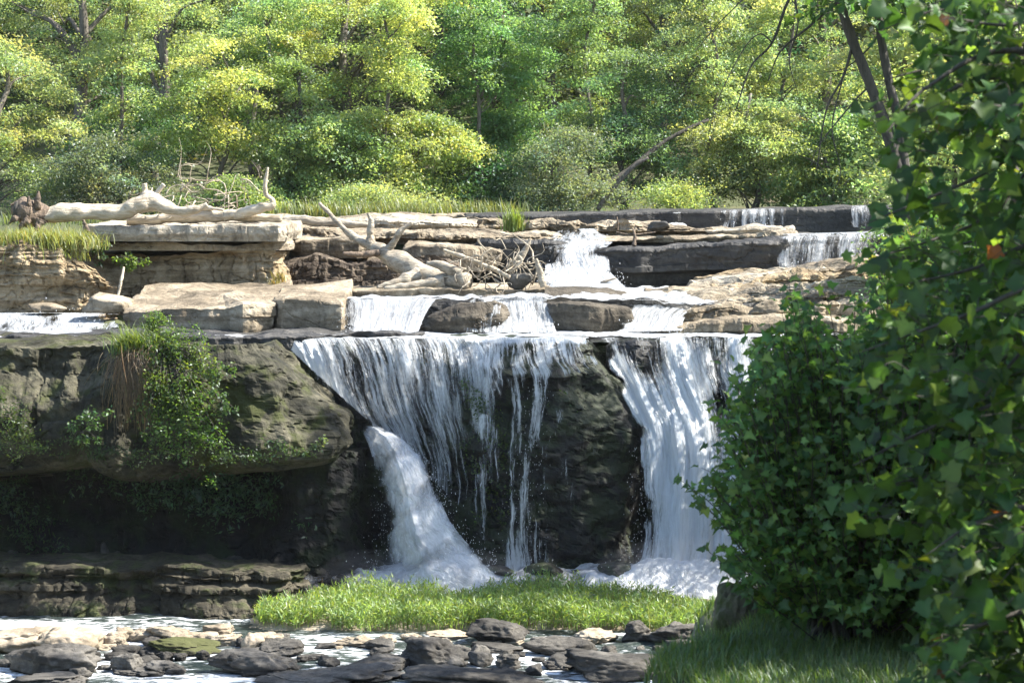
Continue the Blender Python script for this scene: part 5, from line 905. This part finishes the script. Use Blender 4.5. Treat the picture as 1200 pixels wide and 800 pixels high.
wood('driftwood_stump', 'big grey uprooted stump with three raised limbs above the middle cascade', [
 ('trunk', [(548, 330, 60.8, .30), (520, 326, 61.2, .36), (490, 318, 61.5, .38), (470, 306, 61.8, .34), (452, 296, 62, .28), (438, 290, 62.2, .22)], None),
 ('limb', [(442, 292, 62.2, .20), (425, 284, 62.3, .14), (405, 270, 62.5, .10), (388, 252, 62.7, .075), (374, 238, 62.8, .05)], None), ('limb', [(436, 292, 62.2, .16), (433, 276, 62.2, .12), (435, 262, 62.2, .09), (431, 250, 62.2, .05)], None),
 ('limb', [(452, 296, 62.0, .16), (461, 284, 61.9, .11), (470, 270, 61.8, .09), (483, 261, 61.8, .06)], None), ('limb', [(445, 296, 61.8, .14), (425, 298, 61.7, .11), (402, 297, 61.6, .06)], 'rot'),
 ('root', [(490, 322, 61.2, .22), (465, 330, 60.9, .14), (442, 337, 60.7, .07)], None), ('root', [(520, 330, 60.9, .22), (480, 335, 60.7, .14), (450, 338, 60.6, .06)], None), ('root', [(540, 322, 60.9, .2), (520, 312, 60.9, .14), (500, 308, 61, .08)], None)], 'drift_grey', base=(520, 336, 61))
wood('fallen_log', 'bent pale pole crossing the twig tangle', [('trunk', [(520, 293, 61.6, .06), (548, 303, 61.3, .07), (575, 314, 61.0, .08), (598, 325, 60.8, .07)], None)], 'drift')
wood('fallen_log', 'leaning brown stub standing at the right end of the twig tangle', [('trunk', [(637, 336, 60.8, .12), (633, 320, 60.8, .11), (628, 303, 60.8, .07)], None)], 'drift_grey')
wood('fallen_log', 'dark leaning pole behind the right of the twig tangle', [('trunk', [(596, 320, 61.4, .14), (608, 305, 61.4, .13), (618, 288, 61.4, .08), (621, 280, 61.4, .05)], None)], 'drift_grey')
wood('stick', 'pale stick leaning against the layered tan wall', [('shaft', [(138, 347, 61, .045), (142, 330, 61.1, .05), (145, 313, 61.3, .035)], None)], 'drift', 'stick')
wood('stick', 'thin dark stake standing on the thin brown ledge', [('shaft', [(724, 270, 70, .03), (724, 262, 70, .025), (723, 254, 70, .02)], None)], 'rot', 'stick')
wood('stick', 'dark broken stake among the flags above the long dark wall', [('shaft', [(743, 288, 66.4, .07), (744, 279, 66.5, .06), (742, 268, 66.6, .03)], None)], 'rot', 'stick')
wood('stick', 'reddish stick lying across the dark broken stake', [('shaft', [(722, 272, 66.6, .03), (740, 275, 66.6, .03), (768, 272, 66.8, .02)], None)], 'rot', 'stick')
wood('stick', 'stick lying at the edge of the white shelf water', [('shaft', [(700, 336, 64.5, .05), (708, 330, 64.4, .05), (722, 326, 64.4, .03)], None)], 'drift_grey', 'stick')
def twigs(label, spots, n, L, rad, name='twig_pile'):
    t = empty(name, P(*spots[0][:3]), label, 'driftwood')
    for i in range(n):
        s = spots[rng.integers(len(spots))]; p = P(*s[:3]) + rng.normal(size=3) * s[3] * np.array([1, .5, .5]); d = unit(rng.normal(size=3) * [1, .6, .9]); l_ = L * rng.uniform(.4, 1.3); q = rng.normal(size=(2, 3)) * .16 * l_
        V, F = tube([p, p + d * l_ * .35 + q[0], p + d * l_ * .7 + q[1], p + d * l_], np.array([1, .8, .55, .2]) * rad * rng.uniform(.5, 1.4), 5, 9)
        mesh('twig', V, F, M['drift'] if i % 3 else M['drift_grey'], t)
    return t
twigs('tangle of pale roots and twigs right of the uprooted stump', [(575, 318, 61, .5), (600, 322, 61, .45), (615, 310, 61, .4), (590, 300, 61.2, .35), (560, 325, 60.9, .35)], 60, .8, .022)
twigs('bare grey brushwood behind the bleached log', [(240, 236, 64, .7), (262, 228, 64, .6), (215, 234, 64, .5), (200, 228, 64, .5), (275, 240, 64, .5)], 42, 1.1, .018, 'brushwood')
boulder('grey stone caught in the twig tangle', 608, 338, 34, 18, 'stone', 510, Y=60.9, n=4, name='rock', cat='rock')

# ------------------------------------------------------------------ near bank: shrub and broad leaved branches
def shoots(targets, root, nleaf, leafsize, col, shape, sm, lm, L=.8, Lf=None, gap=.085, droop=.25, thick=.007, special=(), up=.5):
    "leafy shoots that end at the targets; each comes from the direction of its root"
    C = []; T = []
    for q in targets:
        d = q - root; d = d / np.linalg.norm(d); l_ = L * rng.uniform(.6, 1.2); a = q - (d + [0, 0, .35]) * l_
        m1 = a + (q - a) * .5 + [0, 0, droop * l_ * .4] + .06 * rng.normal(size=3); c = smoothline([a, m1, q], 14)
        sm.tube([a, m1, q], [thick, thick * .7, thick * .3], 4, 7)
        k = max(3, int(l_ * .85 / gap)); f = np.linspace(.2, 1, k); pts = np.stack([np.interp(f, np.linspace(0, 1, 14), c[:, j]) for j in range(3)], 1)
        side = unit(np.cross(d, [0, 0, 1.])); sg = np.where(np.arange(k) % 2, 1, -1)[:, None]; t = unit(d * .6 + side * sg * .9 + [0, 0, -.35] + .35 * rng.normal(size=(k, 3)))
        C.append(pts + t * leafsize * .35); T.append(t)
    C = np.vstack(C); T = np.vstack(T); n = len(C); nn = rng.normal(size=(n, 3)) * .75 + [0, -.25, 1.4 * up]; nn = unit(nn - T * (nn * T).sum(1)[:, None])
    cc = vary(col, n, .16, .25)
    for f, c2 in special: j = rng.random(n) < f; cc[j] = vary(c2, j.sum(), .15, .25)
    lobed(lm, C, leafsize, cc, shape, fr=(T, nn, np.cross(T, nn)))
    return n
def targets_in(poly, n, Y0, Y1):
    p = np.asarray(poly, float); out = np.zeros((0, 2))
    while len(out) < n:
        q = np.stack([rng.uniform(p[:, 0].min(), p[:, 0].max(), n * 3), rng.uniform(p[:, 1].min(), p[:, 1].max(), n * 3)], 1); out = np.vstack([out, q[inpoly(q[:, 0], q[:, 1], p)]])
    out = out[:n]; return P(out[:, 0], out[:, 1], rng.uniform(Y0, Y1, n))
# maple shrub
root = P(985, 745, 22.3); root[2] = ground_z(root[:1], root[1:2])[0]
t = empty('maple_shrub', root, 'dense dark green maple shrub on the near bank hiding the right hand fall', 'shrub'); sm = MB(); lm = MB()
poly = [(932, 345), (955, 352), (975, 400), (1010, 385), (1060, 350), (1110, 330), (1230, 330), (1240, 730), (1000, 715), (900, 705), (872, 690), (850, 655), (868, 625), (838, 605), (858, 580), (812, 568), (850, 545), (845, 490), (862, 440), (885, 408), (915, 385)]
tg = targets_in(poly, 2600, 20.6, 23.8)
extra = np.array([(930, 338), (936, 352), (925, 365), (940, 380), (918, 395), (888, 405), (862, 425), (848, 470), (806, 566), (818, 572), (832, 560), (838, 610), (846, 640), (860, 668), (872, 690), (843, 520), (900, 392), (950, 372)], float); tg = np.vstack([tg, P(extra[:, 0], extra[:, 1], np.full(len(extra), 21.4))])
nm = shoots(tg, root + [.2, 0, .4], 0, .10, (.068, .134, .036), MAPLE, sm, lm, L=.62, gap=.047, special=[(.15, (.10, .17, .04))])
ex2 = np.array([(924, 328), (940, 340), (872, 392), (846, 428), (829, 468), (794, 560), (812, 584), (824, 640), (966, 332), (1002, 342), (833, 522), (900, 380), (852, 672), (914, 352), (1040, 330), (822, 548)], float)
shoots(P(ex2[:, 0], ex2[:, 1], np.full(len(ex2), 21.2)), root + [.6, 0, .2], 0, .11, (.075, .14, .040), MAPLE, sm, lm, L=1.15, gap=.075, special=[(.2, (.11, .18, .045))])
for q in tg[::45]: sm.tube([root + .2 * rng.normal(size=3) * [1, 1, 0], (root + q) / 2 + [0, 0, .35], q], [.03, .018, .006], 6, 10)
lm.build('foliage', M['leaf_near'], t); sm.build('branch', M['bark_dark'], t)
# fine leaved tree between the shrub and the broad leaves
root2 = P(1150, 640, 27.); root2[2] = ground_z(root2[:1], root2[1:2])[0]
t = empty('bank_tree', root2, 'small leaved green tree behind the broad leaved branches on the near bank', 'tree'); sm = MB(); lm = MB()
tg = targets_in([(1000, 330), (1030, 262), (1080, 235), (1140, 215), (1250, 180), (1250, 470), (1000, 470)], 620, 25.5, 29)
shoots(tg, root2 + [0, 0, 1.], 0, .13, (.075, .135, .035), MAPLE, sm, lm, L=.9, gap=.075, special=[(.15, (.12, .15, .03))])
sm.tube([root2, root2 + [.1, 0, 2], root2 + [.2, 0, 4.5]], [.14, .11, .05], 8, 14, .1)
lm.build('foliage', M['leaf_near'], t); sm.build('trunk', M['bark_dark'], t)
root3 = np.array([7.6, 22.4, 0.]); root3[2] = ground_z(root3[:1], root3[1:2])[0]  # tree added to shade the shrub and bank grass, main crown out of frame
t = empty('bank_tree', root3, 'added shade tree on the near bank, a few leaves between the maple shrub and the broad leaved tree', 'tree'); sm = MB(); lm = MB()
sm.tube([root3, root3 + [0, 0, 3], root3 + [.3, 0, 7], root3 + [.4, .1, 10]], [.2, .17, .12, .05], 9, 18, .1)
for c, rad, n_ in [((8.3, 21.8, 12.), (2.6, 2.4, 3.6), 5200), ((5.6, 22.6, 8.6), (1.5, 1.6, 1.5), 3400), ((5.6, 22.6, 6.3), (1.2, 1.4, .9), 2000)]:
    k = 170; cl = np.array(c) + unit(rng.normal(size=(k, 3))) * rng.uniform(.4, 1, (k, 1)) * rad; ci = rng.integers(0, k, n_); lobed(lm, cl[ci] + .3 * rng.normal(size=(n_, 3)), .15, vary((.050, .10, .028), n_, .16, .25), MAPLE)
    for q in cl[::17]: sm.tube([root3 + [.2, 0, 4.], (root3 + [.2, 0, 4] + q) / 2 + [0, 0, .3], q], [.06, .035, .01], 5, 9)
lm.build('foliage', M['leaf_near'], t); sm.build('trunk', M['bark_dark'], t)
# broad leaved (plane) tree: trunk outside the frame, boughs reach in from the right
tr = np.array([4.6, 15.2, 0.]); tr[2] = ground_z(tr[:1], tr[1:2])[0]
t = empty('plane_tree', tr, 'broad leaved tree reaching in from the right edge with a few orange leaves', 'tree'); sm = MB(); lm = MB(); wd = MB()
wd.tube([tr, tr + [.1, 0, 2], tr + [0, .1, 4], tr + [.2, 0, 7]], [.24, .19, .15, .08], 10, 24, .1)
BO = [[(1240, -30), (1130, 0), (1035, 35)], [(1250, 50), (1130, 70), (1032, 95)], [(1200, 60), (1090, 100), (1035, 160)], [(1180, 90), (1070, 140), (1042, 215)], [(1250, 110), (1190, 125), (1140, 120)], [(1250, 165), (1130, 215), (1015, 262)], [(1250, 215), (1130, 268), (1018, 305)], [(1250, 280), (1140, 315), (1050, 335)], [(1250, 330), (1130, 370), (1010, 412)], [(1250, 400), (1120, 440), (985, 455)], [(1250, 460), (1120, 490), (1000, 545)], [(1250, 520), (1120, 550), (990, 580)], [(1250, 590), (1150, 610), (1085, 650)], [(1250, 650), (1140, 670), (1060, 690)], [(1250, 710), (1140, 735), (1075, 765)], [(1250, 770), (1160, 790), (1095, 815)], [(1260, 20), (1180, 30), (1110, 20)], [(1260, 120), (1210, 190), (1170, 250)], [(1260, 350), (1190, 420), (1150, 470)], [(1260, 560), (1190, 640), (1150, 700)]]
for b in BO:
    Y0 = rng.uniform(13.4, 15.6); b = np.array(b, float); pts = P(b[:, 0], b[:, 1], Y0 + np.array([.3, 0, -.3])); a = tr + [0, 0, max(1., pts[0][2] - tr[2] - .4)]
    wd.tube([a, pts[0], pts[1], pts[2]], [.05, .022, .012, .004], 6, 18, .1)
    c = smoothline(pts, 30); k = 29 if b[1, 1] < 330 else 54; f = rng.uniform(.0, 1, k) ** 1.1; i = (f * 29).astype(int)
    tg = c[i] + rng.normal(size=(k, 3)) * [.11, .32, .17] + [0, 0, -.06]
    shoots(tg, a + [.6, 0, 1.0], 0, .118, (.042, .086, .018), LOBED, sm, lm, L=.34, gap=.085, droop=.3, thick=.004, special=[(.008, (.17, .07, .022)), (.19, (.115, .18, .03))], up=.35)
for c, rad, n_ in [((6.6, 13.8, 11.), (2.1, 2.6, 4.2), 3500), ((6.2, 15.8, 7.5), (1.7, 2., 2.), 1900)]:      # the rest of the crown, right of the frame
    k = 150; cl = np.array(c) + unit(rng.normal(size=(k, 3))) * rng.uniform(.4, 1, (k, 1)) * rad; ci = rng.integers(0, k, n_); leafcloud(lm, cl[ci] + .35 * rng.normal(size=(n_, 3)), .24, vary((.040, .088, .022), n_, .16, .25), .8)
wd.build('bough', M['bark_dark'], t); sm.build('twig', M['bark_dark'], t); lm.build('foliage', M['leaf_near'], t)
# right bank tree with leaning trunks and bare hanging twigs
rb = P(1062, 235, 38.); rb[2] = ground_z(rb[:1], rb[1:2])[0] - .2
t = empty('leaning_tree', rb, 'dark forked tree leaning over the upper right with bare hanging twigs', 'tree'); wd = MB(); tw = MB(); lm = MB()
A = lambda *p: P(*p, 38.)
wd.tube([rb, A(1075, 330), A(1050, 190), A(1020, 100), A(1000, 50), A(984, 0), A(975, -60)], [.13, .12, .11, .09, .085, .08, .07], 9, 34, .1)
wd.tube([A(1072, 300), A(1056, 160), A(1043, 100), A(1032, 40), A(1020, -60)], [.09, .085, .075, .07, .06], 8, 24, .1)
for pts, r0 in [([(1000, 50), (988, 90), (968, 130), (957, 200)], .03), ([(984, 0), (950, 30), (915, 60), (900, 95)], .03), ([(975, -40), (930, -10), (905, 50), (880, 78), (862, 130)], .035), ([(1020, 100), (1000, 120), (960, 170), (950, 195)], .02), ([(1030, 40), (1015, 60), (990, 80), (965, 85)], .02), ([(930, -10), (935, 30), (925, 70), (935, 110)], .02), ([(905, 50), (890, 40), (870, 60), (840, 120), (830, 160)], .015), ([(980, -30), (900, -20), (850, 20), (815, 60)], .02), ([(988, 90), (975, 150), (985, 200), (975, 230)], .015)]:
    tw.tube([A(*p) for p in pts], np.linspace(r0, r0 * .3, len(pts)), 5, 22, .1)
tg = targets_in([(920, -40), (1200, -40), (1160, 40), (1030, 30), (1000, 12), (960, 40), (930, 20)], 130, 36.5, 39)
shoots(tg, A(1040, -60), 0, .17, (.05, .10, .022), MAPLE, tw, lm, L=.9, gap=.12)
wd.build('trunk', M['bark_dark'], t); tw.build('twig', M['bark_dark'], t); lm.build('foliage', M['leaf_near'], t)
# trees further along the right bank, seen through the leaves
for lab, px, Y, bl, col, n in [('tall tree on the right bank nearest the stream stones', 1190, 44.8, [(1150, 60, 2.4, 2.4), (1190, -80, 2.8, 2.8), (1130, -120, 2.6, 2.4), (1250, -20, 2.6, 2.8), (1180, -220, 2.8, 2.8)], MID, 13000),
 ('tall shady tree on the right bank level with the falls', 1140, 54.2, [(1075, 360, 1.3, 1.4), (1110, 250, 1.3, 1.7), (1140, 40, 1.5, 1.9), (1160, -190, 1.5, 1.9), (1190, 180, 1.4, 2.0), (1200, 330, 1.4, 1.6), (1120, -270, 1.4, 1.6), (1220, -60, 1.4, 2.0)], GREEN, 15000), ('yellow green tree on the right bank seen through gaps in the broad leaves', 1110, 52, [(1090, 120, 1.5, 1.6), (1150, 60, 2.0, 1.8), (1130, 190, 1.8, 1.4), (1190, 130, 1.8, 1.8), (1180, 240, 1.6, 1.2)], YEL, 9000), ('leafy tree on the right bank beside the upper right fall', 1080, 60, [(1075, 230, 1.4, 1.2), (1110, 280, 1.5, 1.3), (1060, 290, 1.0, .9), (1150, 300, 1.5, 1.3)], MID, 8000)]:
    tree('broadleaf_tree', lab, px, Y, 330, (.14, px + 10, 90), bl, col, n, .15, group='trees on the right bank')
# ------------------------------------------------------------------ light
w = bpy.data.worlds.new('World'); scene.world = w; w.use_nodes = True; nt = w.node_tree; nt.nodes.clear()
SUN_AZ, SUN_EL = R(86), R(47)      # azimuth from +Y (away from the camera) towards +X
sky = nt.nodes.new('ShaderNodeTexSky'); sky.sky_type = 'NISHITA'; sky.sun_disc = False; sky.sun_elevation = SUN_EL; sky.sun_rotation = SUN_AZ
bg = nt.nodes.new('ShaderNodeBackground'); bg.inputs['Strength'].default_value = .115
wo = nt.nodes.new('ShaderNodeOutputWorld'); nt.links.new(sky.outputs[0], bg.inputs[0]); nt.links.new(bg.outputs[0], wo.inputs[0])
ld = bpy.data.lights.new('sun', 'SUN'); ld.energy = 5.0; ld.angle = R(.5); ld.color = (1, .95, .86)
so = bpy.data.objects.new('sun', ld); COL.objects.link(so)
d = Vector((math.sin(SUN_AZ) * math.cos(SUN_EL), math.cos(SUN_AZ) * math.cos(SUN_EL), math.sin(SUN_EL)))
so.rotation_euler = d.to_track_quat('Z', 'Y').to_euler(); so.location = (30, 20, 60)
scene.view_settings.view_transform = 'Standard'; scene.view_settings.look = 'None'; scene.view_settings.exposure = EXPO; scene.view_settings.gamma = 1
scene.view_settings.use_curve_mapping = False
cy = scene.cycles; cy.max_bounces = 8; cy.diffuse_bounces = 6; cy.glossy_bounces = 2; cy.transmission_bounces = 4; cy.transparent_max_bounces = 16; cy.use_denoising = True
cy.caustics_reflective = False; cy.caustics_refractive = False
# ------------------------------------------------------------------ air
m, nt, nodes, L = newmat('thin_haze'); v = nodes.new('ShaderNodeVolumePrincipled'); v.inputs['Color'].default_value = (.97, .98, .98, 1); v.inputs['Density'].default_value = .00007; v.inputs['Anisotropy'].default_value = .1
o = nodes.new('ShaderNodeOutputMaterial'); L.new(v.outputs[0], o.inputs['Volume'])
bm = bmesh.new(); bmesh.ops.create_cube(bm, size=1); bm.transform(__import__('mathutils').Matrix.Translation((0, 190, 60)) @ __import__('mathutils').Matrix.Diagonal((820, 840, 132, 1)))
me = bpy.data.meshes.new('haze'); bm.to_mesh(me); bm.free(); me.materials.append(m); hz = bpy.data.objects.new('haze', me); COL.objects.link(hz)
tag(hz, 'thin bright haze hanging over the falls and the wood', 'haze', kind='stuff')
# ------------------------------------------------------------------ mist
m, nt, nodes, L = newmat('spray_mist'); v = nodes.new('ShaderNodeVolumePrincipled'); v.inputs['Color'].default_value = (.96, .98, 1, 1); v.inputs['Density'].default_value = .08
o = nodes.new('ShaderNodeOutputMaterial'); L.new(v.outputs[0], o.inputs['Volume'])
U, Fi = ico(3)
for c, sz, lab in [((530, 678, 52.7), (2.0, .7, .75), 'pale mist drifting at the foot of the white jet'), ((430, 672, 53.0), (1.1, .6, .6), 'thin mist against the dark rock left of the jet'), ((810, 672, 52.7), (2.4, .8, .9), 'pale mist at the foot of the right hand fall')]:
    tag(mesh('mist', P(*c) + U * np.array(sz), Fi, m), lab, 'mist', kind='stuff')
